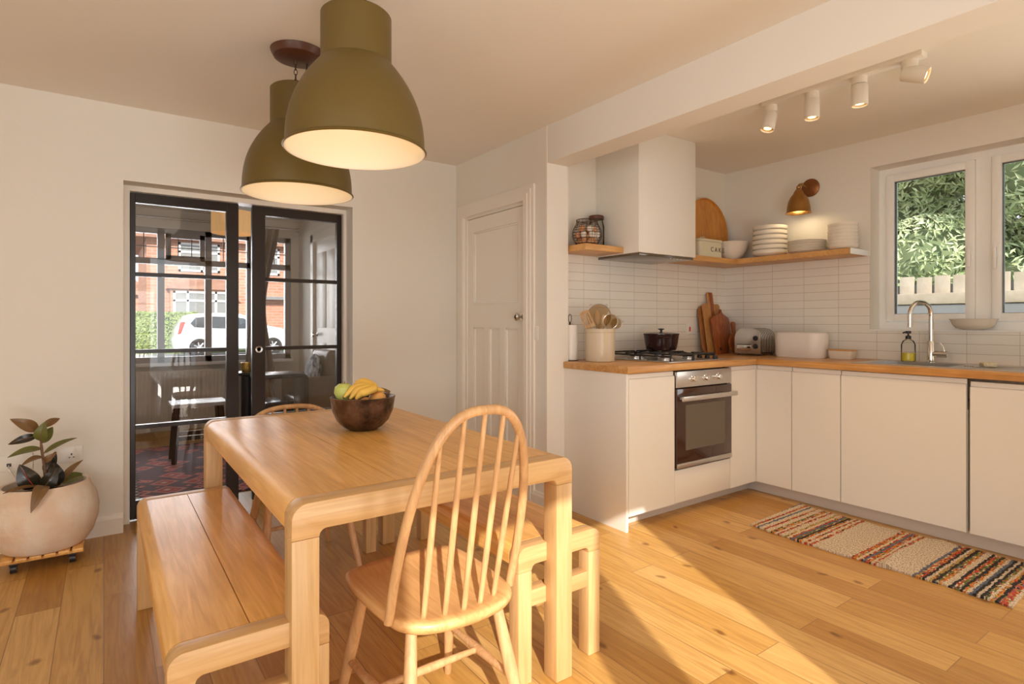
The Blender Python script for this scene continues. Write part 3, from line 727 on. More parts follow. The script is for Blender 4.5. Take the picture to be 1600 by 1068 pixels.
for k in range(5): a = 2*PI*k/5+4.4; spots.append((0.046*math.cos(a), 0.046*math.sin(a), 0.108, 'w' if k in (0, 3) else 'b'))
for dx, dy, dz, c in spots:
    mt = M['eggw'] if c == 'w' else M['eggb']
    key = c
    if key not in proto:
        me = G().lathe([(0.0, -0.0245), (0.010, -0.0225), (0.018, -0.015), (0.0215, -0.004), (0.020, 0.009), (0.014, 0.020), (0.006, 0.0265), (0, 0.028)], (0, 0, 0), 16)
        o = obj('egg', me, mt); proto[key] = o
    else:
        o = proto[key].copy(); COL.objects.link(o)
    o.scale = (0.93, 0.93, 0.93); o.location = (bx+dx, by+dy, ZS+dz+0.002); o.rotation_euler = (random.uniform(0.4, 1.6), random.uniform(-0.5, 0.5), random.uniform(0, 6))
    tag(o, 'white egg in the wire basket on the short shelf' if c == 'w' else 'brown egg in the wire basket on the short shelf', 'egg', 'white eggs in the wire basket' if c == 'w' else 'brown eggs in the wire basket')
# jar
jx, jy = 2.705, 2.815
t = thing('glass_jar', 'clear glass storage jar with dark rimmed lid behind the egg basket', 'jar', (jx, jy, ZS))
obj('jar_body', G().lathe([(0, 0.001), (0.050, 0.001), (0.053, 0.01), (0.053, 0.15), (0.048, 0.175), (0.044, 0.185), (0.044, 0.20)], (jx, jy, ZS), 32, cap=False), M['clear'], t)
obj('jar_lid', G().lathe([(0.0, 0.201), (0.050, 0.201), (0.050, 0.222), (0.046, 0.226), (0, 0.226)], (jx, jy, ZS), 32), M['rose'], t)
# round tray leaning on the wall
g = G(); R_ = Matrix.Rotation(math.radians(85), 4, 'X')
g.lathe([(0.0, -0.007), (0.238, -0.007), (0.252, -0.004), (0.255, 0.018), (0.250, 0.020), (0.244, 0.002), (0.236, 0.001), (0, 0.001)], (3.955, 2.845, ZS+0.254), 64, mtx=R_)
tag(obj('round_tray', g, M['tray']), 'large round wooden tray leaning on the wall behind the cream bowl', 'tray')
# cake tin
t = thing('cake_tin', 'pale green enamel cake tin with lettering beside the hood', 'tin', (3.76, 2.72, ZS))
obj('tin_body', G().prism(rrect(3.60, 3.88, 2.645, 2.795, 0.03), 'z', ZS+0.0005, ZS+0.115), M['tin'], t)
ld = obj('tin_lid', G().prism(rrect(3.595, 3.885, 2.640, 2.80, 0.033), 'z', ZS+0.1155, ZS+0.136, bev=0.006), M['tin'], t)
obj('lid_handle', G().tube([(3.70, 2.72, ZS+0.135), (3.705, 2.72, ZS+0.158), (3.75, 2.72, ZS+0.163), (3.755, 2.72, ZS+0.135)], 0.004, 8), M['tin'], ld)
def text(name, s, size, loc, rot, m, parent, ext=0.0006, align='CENTER'):
    cu = bpy.data.curves.new(name, 'FONT'); cu.body = s; cu.size = size; cu.extrude = ext; cu.align_x = align; cu.align_y = 'CENTER'
    cu.materials.append(m)
    tmp = bpy.data.objects.new(name, cu); COL.objects.link(tmp)
    me = bpy.data.meshes.new_from_object(tmp.evaluated_get(bpy.context.evaluated_depsgraph_get())); bpy.data.objects.remove(tmp)
    o = bpy.data.objects.new(name, me); COL.objects.link(o); o.parent = parent
    o.location = Vector(loc)-Vector(BASE.get(parent.name, (0, 0, 0))); o.rotation_euler = rot
    return o
text('lettering', 'C A K E', 0.050, (3.808, 2.6445, ZS+0.058), (PI/2, 0, 0), M['ink'], t)
# mixing bowl
t = thing('mixing_bowl', 'big cream mixing bowl with pouring lip in the shelf corner', 'bowl', (4.065, 2.695, ZS))
bw = G().lathe([(0.0, 0.001), (0.055, 0.001), (0.060, 0.006), (0.085, 0.03), (0.115, 0.08), (0.128, 0.125), (0.134, 0.132), (0.132, 0.139), (0.124, 0.136), (0.108, 0.08), (0.078, 0.035), (0.05, 0.014), (0, 0.012)], (4.062, 2.695, ZS), 48)
obj('bowl_body', bw, M['china'], t)
obj('pouring_lip', G().prism([(4.175, 2.672), (4.213, 2.69), (4.213, 2.70), (4.175, 2.718)], 'z', ZS+0.118, ZS+0.137, bev=0.003), M['china'], t)

# stacks of crockery
def crock(profile, n=40): return G().lathe(profile, (0, 0, 0), n)
ordn = ['topmost', 'second from the top', 'third from the top', 'fourth from the top', 'fifth from the top', 'sixth from the top', 'seventh from the top', 'eighth from the top']
def stack(kind, lab, cat, group, prof, x, y, n, pitch):
    me = None
    for k in range(n):
        if me is None: o = obj(kind, crock(prof), M['china']); me = o
        else: o = me.copy(); COL.objects.link(o)
        o.location = (x+random.uniform(-.002, .002), y+random.uniform(-.002, .002), ZS+0.0005+k*pitch); o.rotation_euler = (0, 0, 0)
        j = n-1-k
        tag(o, lab + ', ' + (ordn[j] if k else 'bottom one'), cat, group)
bowlp = [(0, 0.0), (0.060, 0.0), (0.066, 0.005), (0.105, 0.012), (0.121, 0.027), (0.1235, 0.046), (0.1215, 0.050), (0.118, 0.044), (0.112, 0.027), (0.09, 0.0165), (0, 0.0125)]
stack('pasta_bowl', 'wide cream bowl in the tallest shelf stack', 'bowl', 'wide bowls stacked under the wall lamp', bowlp, 4.118, 2.405, 6, 0.0365)
platep = [(0, 0.0), (0.075, 0.0), (0.080, 0.004), (0.118, 0.014), (0.126, 0.020), (0.124, 0.0235), (0.078, 0.0085), (0, 0.0075)]
stack('dinner_plate', 'cream dinner plate in the low middle stack', 'plate', 'dinner plates stacked on the corner shelf', platep, 4.118, 2.125, 7, 0.0115)
smallp = [(0, 0.0), (0.045, 0.0), (0.05, 0.004), (0.080, 0.010), (0.091, 0.025), (0.094, 0.040), (0.0915, 0.041), (0.084, 0.024), (0.06, 0.0125), (0, 0.010)]
stack('small_bowl', 'small cream bowl in stack nearest the window', 'bowl', 'small bowls stacked by the window', smallp, 4.125, 1.880, 7, 0.0235)

# wall lamp
lx, ly = 4.078, 2.163
t = thing('wall_lamp', 'brass wall lamp with bell shade above the corner shelf', 'wall lamp', (XK, ly, 2.17))
obj('wall_plate', G().lathe([(0.066, 0.0), (0.066, 0.008), (0.058, 0.014), (0.018, 0.018), (0, 0.02)], (XK-0.0005, ly, 2.17), 36, mtx=Matrix.Rotation(-PI/2, 4, 'Y')), M['brassplate'], t)
g = G().tube(cat_curve([(XK-0.018, ly, 2.165), (XK-0.08, ly, 2.172), (XK-0.135, ly, 2.178), (lx+0.003, ly, 2.165), (lx, ly, 2.135)]), 0.0075, 12)
g.ball((lx, ly, 2.150), 0.016); g.ball((XK-0.12, ly, 2.178), 0.012)
obj('arm', g, M['brass'], t)
sh = obj('lamp_shade', G().lathe([(0.017, 2.137), (0.030, 2.118), (0.036, 2.103), (0.055, 2.080), (0.070, 2.045), (0.077, 2.005), (0.080, 1.975), (0.086, 1.965), (0.083, 1.965), (0.076, 1.980), (0.073, 2.005), (0.066, 2.043), (0.052, 2.075), (0.033, 2.100), (0.0, 2.105)], (lx, ly, 0), 40), M['brass'], t)
obj('bulb', G().ball((lx, ly, 2.035), 0.024, sz=1.25), M['bulb'], t)
pl = bpy.data.lights.new('wall_lamp_light', 'POINT'); pl.energy = 1.6; pl.color = (1, 0.74, 0.42); pl.shadow_soft_size = 0.03
po = bpy.data.objects.new('wall_lamp_light', pl); COL.objects.link(po); po.location = (lx, ly, 1.990)

# ceiling spotlight track
t = thing('spotlight_track', 'white ceiling spotlight bar with four lit spots in the kitchen', 'ceiling light', (3.05, 1.42, ZK))
obj('track_bar', B(3.018, 3.082, 1.035, 1.815, ZK-0.028, ZK-0.0005, bev=0.004), M['white_metal'], t)
def spot(y, tilt, az):
    top = Vector((3.05, y, ZK-0.06))
    obj('spot_mount', G().cyl((3.05, y, ZK-0.028), (3.05, y, ZK-0.064), 0.034, n=28), M['white_metal'], t)
    d = Vector((math.sin(tilt)*math.cos(az), math.sin(tilt)*math.sin(az), -math.cos(tilt)))
    c = top+Vector((0, 0, -0.006)) + (d*0.0 if tilt < 0.3 else d*(-0.028)+Vector((0, 0, -0.02)))
    q = (Vector((0, 0, 1))).rotation_difference(d).to_matrix().to_4x4()
    h = obj('spot_head', G().lathe([(0.0, 0.0), (0.034, 0.0), (0.037, 0.004), (0.037, 0.102), (0.034, 0.102), (0.033, 0.088), (0, 0.088)], c, 32, mtx=q), M['white_metal'], t)
    obj('lens_ring', G().lathe([(0.033, 0.0885), (0.033, 0.094), (0.022, 0.0925), (0.022, 0.0885)], c, 28, mtx=q), M['spotlamp_glass'], h)
    obj('lens', G().lathe([(0, 0.0895), (0.020, 0.0895), (0.018, 0.093), (0, 0.095)], c, 24, mtx=q), M['spotlamp'], h)
    sl = bpy.data.lights.new('spot_light', 'SPOT'); sl.energy = 22; sl.color = (1, 0.68, 0.37); sl.spot_size = math.radians(75); sl.spot_blend = 0.8; sl.shadow_soft_size = 0.03
    so = bpy.data.objects.new('spot_light', sl); COL.objects.link(so); so.location = c+d*0.11; so.rotation_euler = d.to_track_quat('-Z', 'Y').to_euler()
spot(1.775, math.radians(14), math.radians(160)); spot(1.545, math.radians(4), math.radians(200)); spot(1.312, 0.02, 0); spot(1.095, math.radians(68), math.radians(-78))

# sockets and switch
def plate(name, label, face, a, z, w, h, parts, cat='socket'):
    """face: ('x', plane, sign) or ('y', plane, sign)"""
    ax, pl_, s_ = face
    t = thing(name, label, cat, (pl_, a, z) if ax == 'x' else (a, pl_, z))
    def bx(u0, u1, v0, v1, d0, d1, m, nm, par, bev=0.0015):
        lo, hi = sorted((pl_+s_*d0, pl_+s_*d1))
        if ax == 'x': g = B(lo, hi, a+u0, a+u1, z+v0, z+v1, bev=bev)
        else: g = B(a+u0, a+u1, lo, hi, z+v0, z+v1, bev=bev)
        return obj(nm, g, m, par)
    pt = bx(-w/2, w/2, -h/2, h/2, 0.0005, 0.008, M['plastic'], 'face_plate', t, 0.003)
    for nm, u0, u1, v0, v1, m in parts: bx(u0, u1, v0, v1, 0.0075, 0.011, M[m], nm, t, 0.0008)
plate('light_switch', 'white light switch right of the panelled door', ('x', XD, -1), 2.90, 1.11, 0.086, 0.086, [('rocker', -0.007, 0.007, -0.012, 0.012, 'plastic')], 'switch')
plate('wall_socket', 'white double socket on the wall behind the rubber plant', ('y', YG, -1), -0.165, 0.47, 0.147, 0.086,
      [('rocker', -0.052, -0.040, 0.012, 0.034, 'plastic'), ('rocker', 0.036, 0.048, 0.012, 0.034, 'plastic'), ('socket_hole', 0.012, 0.018, -0.02, -0.015, 'blackp'), ('socket_hole', 0.030, 0.036, -0.02, -0.015, 'blackp'), ('socket_hole', 0.021, 0.027, -0.006, 0.004, 'blackp')])
t_ = plate('cable_socket', 'white cable socket with a grey lead, left of the double socket', ('y', YG, -1), -0.375, 0.455, 0.147, 0.086, [('cable_port', -0.03, -0.012, -0.016, 0.0, 'blackp')])
tag(obj('power_cable', G().tube(cat_curve([(-0.396, YG-0.012, 0.447), (-0.394, YG-0.03, 0.43), (-0.37, YG-0.025, 0.38), (-0.34, YG-0.02, 0.30), (-0.33, YG-0.02, 0.16), (-0.335, YG-0.025, 0.0045)]), 0.003, 8), M['steel']), 'grey lead hanging from the left socket behind the plant pot', 'cable')
plate('cooker_switch', 'white cooker switch with red rocker on the hob tiles', ('y', YK-0.008, -1), 3.79, 1.125, 0.13, 0.086, [('red_rocker', -0.034, -0.020, -0.018, 0.018, 'red'), ('rocker', 0.028, 0.042, 0.004, 0.026, 'plastic')], 'switch')

# paper towel
t = thing('paper_towel_holder', 'upright roll of white paper towel against the nib wall', 'paper towel', (2.474, 2.82, 0.93))
obj('roll', G().lathe([(0.018, 0.006), (0.050, 0.006), (0.0505, 0.01), (0.0505, 0.228), (0.050, 0.232), (0.018, 0.232)], (2.474, 2.820, 0.93), 36), M['paper'], t)
g = G().lathe([(0, 0.0003), (0.051, 0.0003), (0.051, 0.005), (0, 0.005)], (2.474, 2.82, 0.93), 32).cyl((2.474, 2.82, 0.934), (2.474, 2.82, 1.18), 0.005, n=10)
g.tube([(2.474+0.014*math.sin(a), 2.82, 1.205-0.026*math.cos(a)) for a in [2*PI*k/16 for k in range(16)]], 0.0022, 6, closed=True)
obj('stand', g, M['wire'], t)

# utensil crock
kx, ky_ = 2.585, 2.655
t = thing('utensil_crock', 'cream stoneware crock holding wooden utensils beside the hob', 'crock', (kx, ky_, 0.93))
obj('crock_body', G().lathe([(0, 0.0005), (0.088, 0.0005), (0.092, 0.004), (0.093, 0.185), (0.097, 0.187), (0.098, 0.205), (0.094, 0.209), (0.086, 0.207), (0.085, 0.012), (0, 0.010)], (kx, ky_, 0.93), 48), M['stone'], t)
rt = Vector((0.8143, -0.5805, 0))   # sideways as seen from the dining table
fw = Vector((0.5805, 0.8143, 0))
def up(u, v, w=0): return Vector((kx, ky_, 0.93)) + rt*u + Vector((0, 0, v)) + fw*w
Rr = Matrix(((rt.x, 0, fw.x, 0), (rt.y, 0, fw.y, 0), (0, 1, 0, 0), (0, 0, 0, 1)))   # local x -> right, y -> up, z -> away
def orient(u, v, w, roll=0, turn=0):
    return Matrix.Translation(up(u, v, w)) @ Rr @ Matrix.Rotation(roll, 4, 'Z') @ Matrix.Rotation(turn, 4, 'Y')
def gp(prof2, d0, d1, mtx, bev=0):
    g = G().prism(prof2, 'z', d0, d1, bev); g.v = [tuple(mtx @ Vector(v)) for v in g.v]; return g
# slotted spatula, leaning left
t = thing('slotted_spatula', 'wooden slotted spatula leaning left in the crock', 'utensil', up(-0.03, 0.1, -0.02))
m_ = orient(-0.062, 0.215, -0.02, 0.42)
out = rrect(-0.033, 0.033, 0.01, 0.115, 0.02, 4)
g = G()
for k in range(4): x_ = -0.033+k*0.0178; g.frombm_ = None; g.add(*(lambda q: (q.v, q.f))(gp([(x_, 0.022), (x_+0.0105, 0.022), (x_+0.0105, 0.098), (x_, 0.098)], -0.003, 0.003, m_)))
for q in (gp([(-0.033, 0.0), (0.031, 0.0), (0.031, 0.024), (-0.033, 0.024)], -0.003, 0.003, m_), gp([(-0.033, 0.096), (0.031, 0.096), (0.028, 0.112), (0, 0.117), (-0.030, 0.112)], -0.003, 0.003, m_)): g.add(q.v, q.f)
obj('blade', g, M['utensil'], t)
obj('handle', G().tube([m_ @ Vector((0, 0.01, 0)), m_ @ Vector((0, -0.19, 0))], 0.0055, 10), M['utensil'], t)
def spoon(name, lab, u, v, w, roll, turn, hw, hl, kind='spoon'):
    t = thing(name, lab, 'utensil', up(u*0.3, 0.1, w))
    m_ = orient(u, v, w, roll, turn)
    g = G()
    if kind == 'spoon':
        g.ball((0, 0, 0), 1, sx=1, sy=1, sz=1, n=16, m=10); g.v = [tuple(m_ @ Vector((x*hw, y*hl+hl, z*0.006))) for x, y, z in g.v]
    else:
        g = gp([(-hw*0.6, 0), (hw*0.6, 0), (hw, hl*1.4), (hw*0.7, hl*2), (-hw*0.8, hl*1.9), (-hw, hl*1.3)], -0.003, 0.003, m_, 0.001)
    obj('head', g, M['utensil'], t)
    obj('handle', G().tube([m_ @ Vector((0, 0.008, 0)), m_ @ Vector((0, -v+0.02, 0))], 0.0055, 10), M['utensil'], t)
spoon('wooden_spoon', 'long wooden spoon standing upright in the crock, the taller one', -0.012, 0.235, 0.03, 0.05, 0.5, 0.021, 0.045)
spoon('wooden_spoon', 'short wooden spatula standing in the middle of the crock', 0.018, 0.215, -0.015, -0.08, 0, 0.016, 0.042, 'flat')
spoon('wooden_turner', 'slim wooden turner behind the round sieve rim', 0.0, 0.23, 0.05, 0.12, 0, 0.014, 0.04, 'flat')
def sieve(name, lab, u, v, w, roll, R, depth, turn, cols):
    t = thing(name, lab, 'sieve', up(u*0.3, 0.1, w))
    m_ = orient(u, v, w, roll, turn)
    g = G().tube([m_ @ Vector((R*math.cos(2*PI*k/36), R*math.sin(2*PI*k/36)+R, 0)) for k in range(36)], 0.0028, 8, closed=True)
    for s_ in (-1, 1):
        a = PI/2+s_*0.62
        p = [m_ @ Vector(((R+d)*math.cos(a+e_), (R+d)*math.sin(a+e_)+R, 0)) for d, e_ in ((0, -0.08), (0.014, -0.05), (0.014, 0.05), (0, 0.08))]
        g.tube(p, 0.0018, 6)
    obj('rim', g, M['steel'], t)
    q = G().lathe([(R*math.sin(PI/2*k/8), depth*math.cos(PI/2*k/8)) for k in range(9)], (0, 0, 0), 32)
    q.v = [tuple(m_ @ Vector((x, y+R, z))) for x, y, z in q.v]
    obj('mesh_bowl', q, M['mesh'], t)
    obj('handle', G().tube([m_ @ Vector((0, 0, 0)), m_ @ Vector((0, -v+0.03, 0))], 0.004, 8), M['utensil'], t)
sieve('large_sieve', 'large round wire sieve standing at the back of the crock', -0.001, 0.208, 0.055, 0.0, 0.080, 0.03, 0.0, 0)
sieve('small_sieve', 'brown strainer leaning right in the crock', 0.042, 0.213, -0.03, -0.40, 0.046, 0.03, 0.3, 0)
sieve('tea_strainer', 'small pale strainer hanging outermost right over the crock rim', 0.082, 0.216, 0.015, -0.72, 0.035, 0.02, 0.4, 0)

# chopping boards leaning on the hob wall tiles
def board(name, lab, poly, y, th, m, lean, zbase=0.9305, parts=None, hole=None):
    """outline in x,z; leaned back by lean radians about its foot"""
    g = G().prism(poly, 'y', 0, th, bev=0.002)
    mt = Matrix.Translation((0, y, zbase)) @ Matrix.Rotation(-lean, 4, 'X')
    g.v = [tuple(mt @ Vector(v)) for v in g.v]
    o = obj(name, g, m); tag(o, lab, 'chopping board'); return o, mt
a_ = rrect(3.845, 4.02, 0, 0.385, 0.06, 6)
board('chopping_board', 'long rounded striped board furthest back, at the left of the boards', a_, 2.795, 0.014, M['boardl'], 0.14)
pb = [(3.875, 0.0), (4.09, 0.0), (4.09, 0.385), (4.075, 0.40), (4.02, 0.40), (4.02, 0.485), (4.01, 0.495), (3.965, 0.495), (3.955, 0.485), (3.955, 0.40), (3.89, 0.40), (3.875, 0.385)]
o, mt = board('chopping_board', 'tallest chopping board with a square handle on top', pb, 2.765, 0.016, M['boardp'], 0.15)
st = G().prism([(3.965, 0.0), (4.01, 0.0), (4.01, 0.493), (3.965, 0.493)], 'y', -0.001, 0.0005); st.v = [tuple(mt @ Vector(v)) for v in st.v]
obj('dark_stripe', st, M['boardd'], o)
pc = [(3.925, 0.0), (4.075, 0.0), (4.125, 0.10), (4.142, 0.25), (4.128, 0.285), (4.07, 0.315), (4.05, 0.33), (4.045, 0.355), (4.035, 0.355), (4.02, 0.325), (3.93, 0.30), (3.905, 0.28)]
o, mt = board('chopping_board', 'dark reddish tapered board with a hole near its foot, in front of the others', pc, 2.728, 0.018, M['boardd'], 0.13)
h_ = G().lathe([(0.0, -0.001), (0.013, -0.001), (0.013, 0.0005), (0, 0.0005)], (0, 0, 0), 20, mtx=Matrix.Rotation(-PI/2, 4, 'X')); h_.v = [tuple(mt @ Vector((x+3.978, y, z+0.038))) for x, y, z in h_.v]
obj('hanging_hole', h_, M['dark'], o)
rp = [(0.075*math.cos(a), 0.085+0.085*math.sin(a)) for a in [math.radians(d) for d in range(-255, 76, 15)]]
rp = [(4.105+p[0], p[1]) for p in rp] + [(4.125, 0.20), (4.135, 0.24), (4.12, 0.255), (4.09, 0.255), (4.078, 0.24), (4.085, 0.20)]
board('paddle_board', 'small round dark paddle board with a short handle beside the toaster', rp, 2.675, 0.014, M['boardd'], 0.12)

# toaster
t = thing('toaster', 'chrome toaster with ribbed curved side and two black dials in the corner', 'toaster', (4.05, 2.48, 0.93))
TX0, TX1, TY0, TY1, TZ = 3.955, 4.165, 2.385, 2.595, 0.944
def tprof(y0, y1, z0, z1, r=0.075): return [(y0, z0), (y1, z0), (y1, z1-r)]+[(y1-r+r*math.cos(a), z1-r+r*math.sin(a)) for a in [PI/2*k/8 for k in range(1, 9)]]+[(y0+r+r*math.cos(a), z1-r+r*math.sin(a)) for a in [PI/2+PI/2*k/8 for k in range(0, 9)]]
obj('body_core', G().prism(tprof(TY0+0.006, TY1-0.006, TZ, 1.124), 'x', TX0+0.012, TX1-0.002), M['toaster_core'], t)
g = G()
for k in range(9): x_ = TX0+0.02+k*0.0225; g.prism(tprof(TY0, TY1, TZ+0.012, 1.131), 'x', x_, x_+0.013)
obj('ribs', g, M['chrome'], t)
fp = obj('front_panel', G().prism(tprof(TY0-0.002, TY1+0.002, TZ-0.002, 1.133), 'x', TX0, TX0+0.0125, bev=0.002), M['steel'], t)
obj('crumb_tray', B(TX0-0.004, TX0+0.003, TY0+0.075, TY1-0.02, 0.966, 1.006, bev=0.001), M['chrome'], t)
obj('lever_slot', B(TX0-0.002, TX0+0.001, TY0+0.078, TY1-0.02, 1.008, 1.013), M['blackp'], t)
for z_ in (1.000, 1.060): obj('dial', G().lathe([(0.019, 0), (0.018, 0.012), (0.01, 0.015), (0, 0.015)], (TX0, TY0+0.035, z_), 20, mtx=Matrix.Rotation(-PI/2, 4, 'Y')), M['blackp'], t)
for fx_ in (TX0+0.02, TX1-0.02):
    for fy_ in (TY0+0.02, TY1-0.02): obj('foot', G().cyl((fx_, fy_, 0.9305), (fx_, fy_, TZ), 0.01, n=12), M['blackp'], t)
g = B(TX0+0.03, TX1-0.02, TY0+0.07, TY0+0.095, 1.128, 1.1325).box(TX0+0.03, TX1-0.02, TY0+0.12, TY0+0.145, 1.128, 1.1325)
obj('bread_slots', g, M['dark'], t)

# bread bin
t = thing('bread_bin', 'white rounded bread bin under the corner shelf', 'bread bin', (4.05, 2.13, 0.93))
n = 48; g = G()
pts = lambda s_: [(4.06+(p[0]-4.06)*s_, 2.135+(p[1]-2.135)*s_) for p in rrect(3.965, 4.155, 1.955, 2.318, 0.09, 8)]
secs = [(0.93, 0.93), (0.945, 0.96), (0.94+0.155, 1.0), (1.101, 0.995), (1.102, 0.93)]
vs = []; N_ = len(pts(1))
for z_, s_ in secs: vs += [(x, y, z_ if z_ > 0.931 else 0.9305) for x, y in pts(s_)]
fs = [(i*N_+k, i*N_+(k+1) % N_, (i+1)*N_+(k+1) % N_, (i+1)*N_+k) for i in range(len(secs)-1) for k in range(N_)]
fs += [tuple(range(N_))[::-1], tuple((len(secs)-1)*N_+k for k in range(N_))]
g.add(vs, fs); obj('bin_body', g, M['bin'], t)
obj('bin_lid', G().prism(pts(0.925), 'z', 1.1022, 1.108, bev=0.002), M['bin'], t)
# butter dish
t = thing('butter_dish', 'small cream dish with wooden lid right of the bread bin', 'dish', (4.09, 1.865, 0.93))
g = G(); secs = [(0.9305, 0.86), (0.934, 0.90), (0.985, 1.0)]; P_ = lambda s_: [(4.09+(p[0]-4.09)*s_, 1.867+(p[1]-1.867)*s_) for p in rrect(4.035, 4.145, 1.79, 1.944, 0.02, 4)]
vs = []; N_ = len(P_(1))
for z_, s_ in secs: vs += [(x, y, z_) for x, y in P_(s_)]
fs = [(i*N_+k, i*N_+(k+1) % N_, (i+1)*N_+(k+1) % N_, (i+1)*N_+k) for i in range(2) for k in range(N_)] + [tuple(range(N_))[::-1], tuple(2*N_+k for k in range(N_))]
obj('dish_body', g.add(vs, fs), M['china'], t)
obj('dish_lid', G().prism(P_(1.03), 'z', 0.9853, 0.995, bev=0.002), M['shelf'], t)

# sink
t = thing('sink', 'stainless steel inset sink with drainer under the window', 'sink', (3.95, 1.4, 0.93))
g = G(); z = 0.9335
g.box(3.735, SX0+0.01, 0.62, 1.655, 0.9303, z).box(SX1-0.01, 4.185, 0.62, 1.655, 0.9303, z).box(SX0+0.01, SX1-0.01, SY1-0.01, 1.655, 0.9303, z).box(SX0+0.01, SX1-0.01, 0.62, SY0+0.01, 0.9303, z)
obj('rim_and_drainer', g, M['steel'], t)
g = G(); a0, a1, c0, c1 = SX0+0.008, SX1-0.008, SY0+0.008, SY1-0.008; zb = 0.745
g.box(a0, a0+0.002, c0, c1, zb, 0.930).box(a1-0.002, a1, c0, c1, zb, 0.930).box(a0, a1, c0, c0+0.002, zb, 0.930).box(a0, a1, c1-0.002, c1, zb, 0.930).box(a0, a1, c0, c1, zb-0.002, zb)
obj('basin', g, M['steel'], t)
g = G()
for k in range(7): g.box(3.80+k*0.045, 3.812+k*0.045, 0.68, 1.08, z, z+0.002, bev=0.0009)
obj('drainer_ribs', g, M['steel'], t)
g = G()
for k in range(12): a = 2*PI*k/12; g.cyl((3.94+0.02*math.cos(a), 1.125+0.02*math.sin(a), z), (3.94+0.02*math.cos(a), 1.125+0.02*math.sin(a), z+0.0008), 0.0035, n=8)
obj('overflow_holes', g, M['dark'], t)
# tap
tx, ty = 4.142, 1.372
t = thing('mixer_tap', 'tall chrome swan neck mixer tap behind the sink', 'tap', (tx, ty, 0.9335))
obj('tap_body', G().lathe([(0, 0), (0.027, 0), (0.027, 0.004), (0.021, 0.008), (0.021, 0.125), (0.018, 0.13), (0, 0.13)], (tx, ty, 0.9337), 28), M['chrome'], t)
pts_ = [(tx, ty, 1.06), (tx, ty, 1.20)] + [(tx-0.075+0.075*math.cos(a), ty+(0.030-0.030*math.cos(a)), 1.225+0.078*math.sin(a)) for a in [PI*k/10 for k in range(0, 11)]] + [(tx-0.150, ty+0.060, 1.15)]
obj('spout', G().tube(pts_, 0.0125, 16), M['chrome'], t)
lv = obj('lever_housing', G().cyl((tx, ty-0.012, 0.985), (tx, ty-0.085, 0.985), 0.019, n=24), M['chrome'], t)
obj('lever', G().tube([(tx, ty-0.070, 1.0), (tx, ty-0.062, 1.03), (tx, ty-0.048, 1.053)], [0.005, 0.0048, 0.004], 10), M['chrome'], t)
# soap bottle
sx_, sy_ = 4.135, 1.492
t = thing('soap_bottle', 'clear pump bottle half full of yellow soap beside the tap', 'bottle', (sx_, sy_, 0.9335))
obj('bottle', G().lathe([(0, 0.0005), (0.036, 0.0005), (0.039, 0.004), (0.039, 0.105), (0.030, 0.128), (0.014, 0.138), (0.014, 0.148)], (sx_, sy_, 0.9337), 36, cap=False), M['clear'], t)
obj('soap', G().lathe([(0, 0.004), (0.0362, 0.004), (0.0362, 0.052), (0, 0.052)], (sx_, sy_, 0.9337), 32), M['soap'], t)
pm = obj('pump', G().lathe([(0.0155, 0.140), (0.0155, 0.158), (0.008, 0.162), (0.005, 0.164), (0.005, 0.174), (0.015, 0.176), (0.015, 0.190), (0, 0.192)], (sx_, sy_, 0.9337), 20).tube([(sx_, sy_, 1.1165), (sx_-0.02, sy_+0.012, 1.1165), (sx_-0.03, sy_+0.018, 1.112)], 0.005, 8), M['blackp'], t)
tag(obj('sponge', G().box(-0.045, 0.045, -0.03, 0.03, 0, 0.022, bev=0.007, mtx=Matrix.Translation((3.94, 1.04, 0.936)) @ Matrix.Rotation(0.5, 4, 'Z')), M['sponge']), 'pale sponge lying on the sink drainer', 'sponge')
# bowl on the sill
g = G().lathe([(0, 0.001), (0.048, 0.001), (0.055, 0.004), (0.086, 0.013), (0.104, 0.034), (0.112, 0.058), (0.119, 0.065), (0.113, 0.068), (0.106, 0.056), (0.098, 0.036), (0.08, 0.019), (0, 0.010)], (4.262, 1.195, 1.1325), 48)
tag(obj('serving_bowl', g, M['china']), 'shallow cream bowl on the kitchen window sill', 'bowl')

# rag rug
seq = []
pal = {'r': (0.50, 0.085, 0.045), 'o': (0.62, 0.24, 0.06), 'c': (0.70, 0.58, 0.42), 'w': (0.66, 0.56, 0.43), 'k': (0.05, 0.045, 0.045), 'g': (0.17, 0.20, 0.07), 'b': (0.14, 0.17, 0.23), 'y': (0.52, 0.36, 0.10), 'p': (0.48, 0.13, 0.12)}
def band(y0, y1, s): 
    for k, ch in enumerate(s): seq.append((y0+(y1-y0)*k/len(s), pal[ch]))
band(0.73, 1.085, 'crpkocgkwkbcokgrkwcogkywkrob'[:28]); band(1.085, 1.235, 'ww'); band(1.235, 1.345, 'rcorbrcor'); band(1.345, 1.535, 'www'); band(1.535, 1.93, 'rcrcokgbrcycwrcogcwrcwbcrwcb')
M['rug'] = stripes_mat('rag_rug_weave', seq, 'Y')
def rugf(u, v):
    x = 3.045+0.60*u; y = 0.735+1.18*v
    ed = 0.008*math.sin(v*40)*0.5
    if u in (0.0, 1.0): x += ed
    z = 0.009+0.005*max(0, math.sin(v*19+u*1.2))**4+0.012*math.exp(-((v-0.40-0.05*u)/0.018)**2)*(0.6+0.4*math.cos(u*3))
    return (x+0.012*math.sin(v*7), y+0.02*(u-0.5), z)
g = G().grid(rugf, 30, 120)
nb = len(g.v); top = list(g.v); g.add([(x, y, 0.001) for x, y, z in top], [(a, d, c, b) for a, b, c, d in g.f])
W_, H_ = 31, 121
edge = [i for i in range(W_)]+[j*W_+W_-1 for j in range(1, H_)]+[(H_-1)*W_+i for i in range(W_-2, -1, -1)]+[j*W_ for j in range(H_-2, 0, -1)]
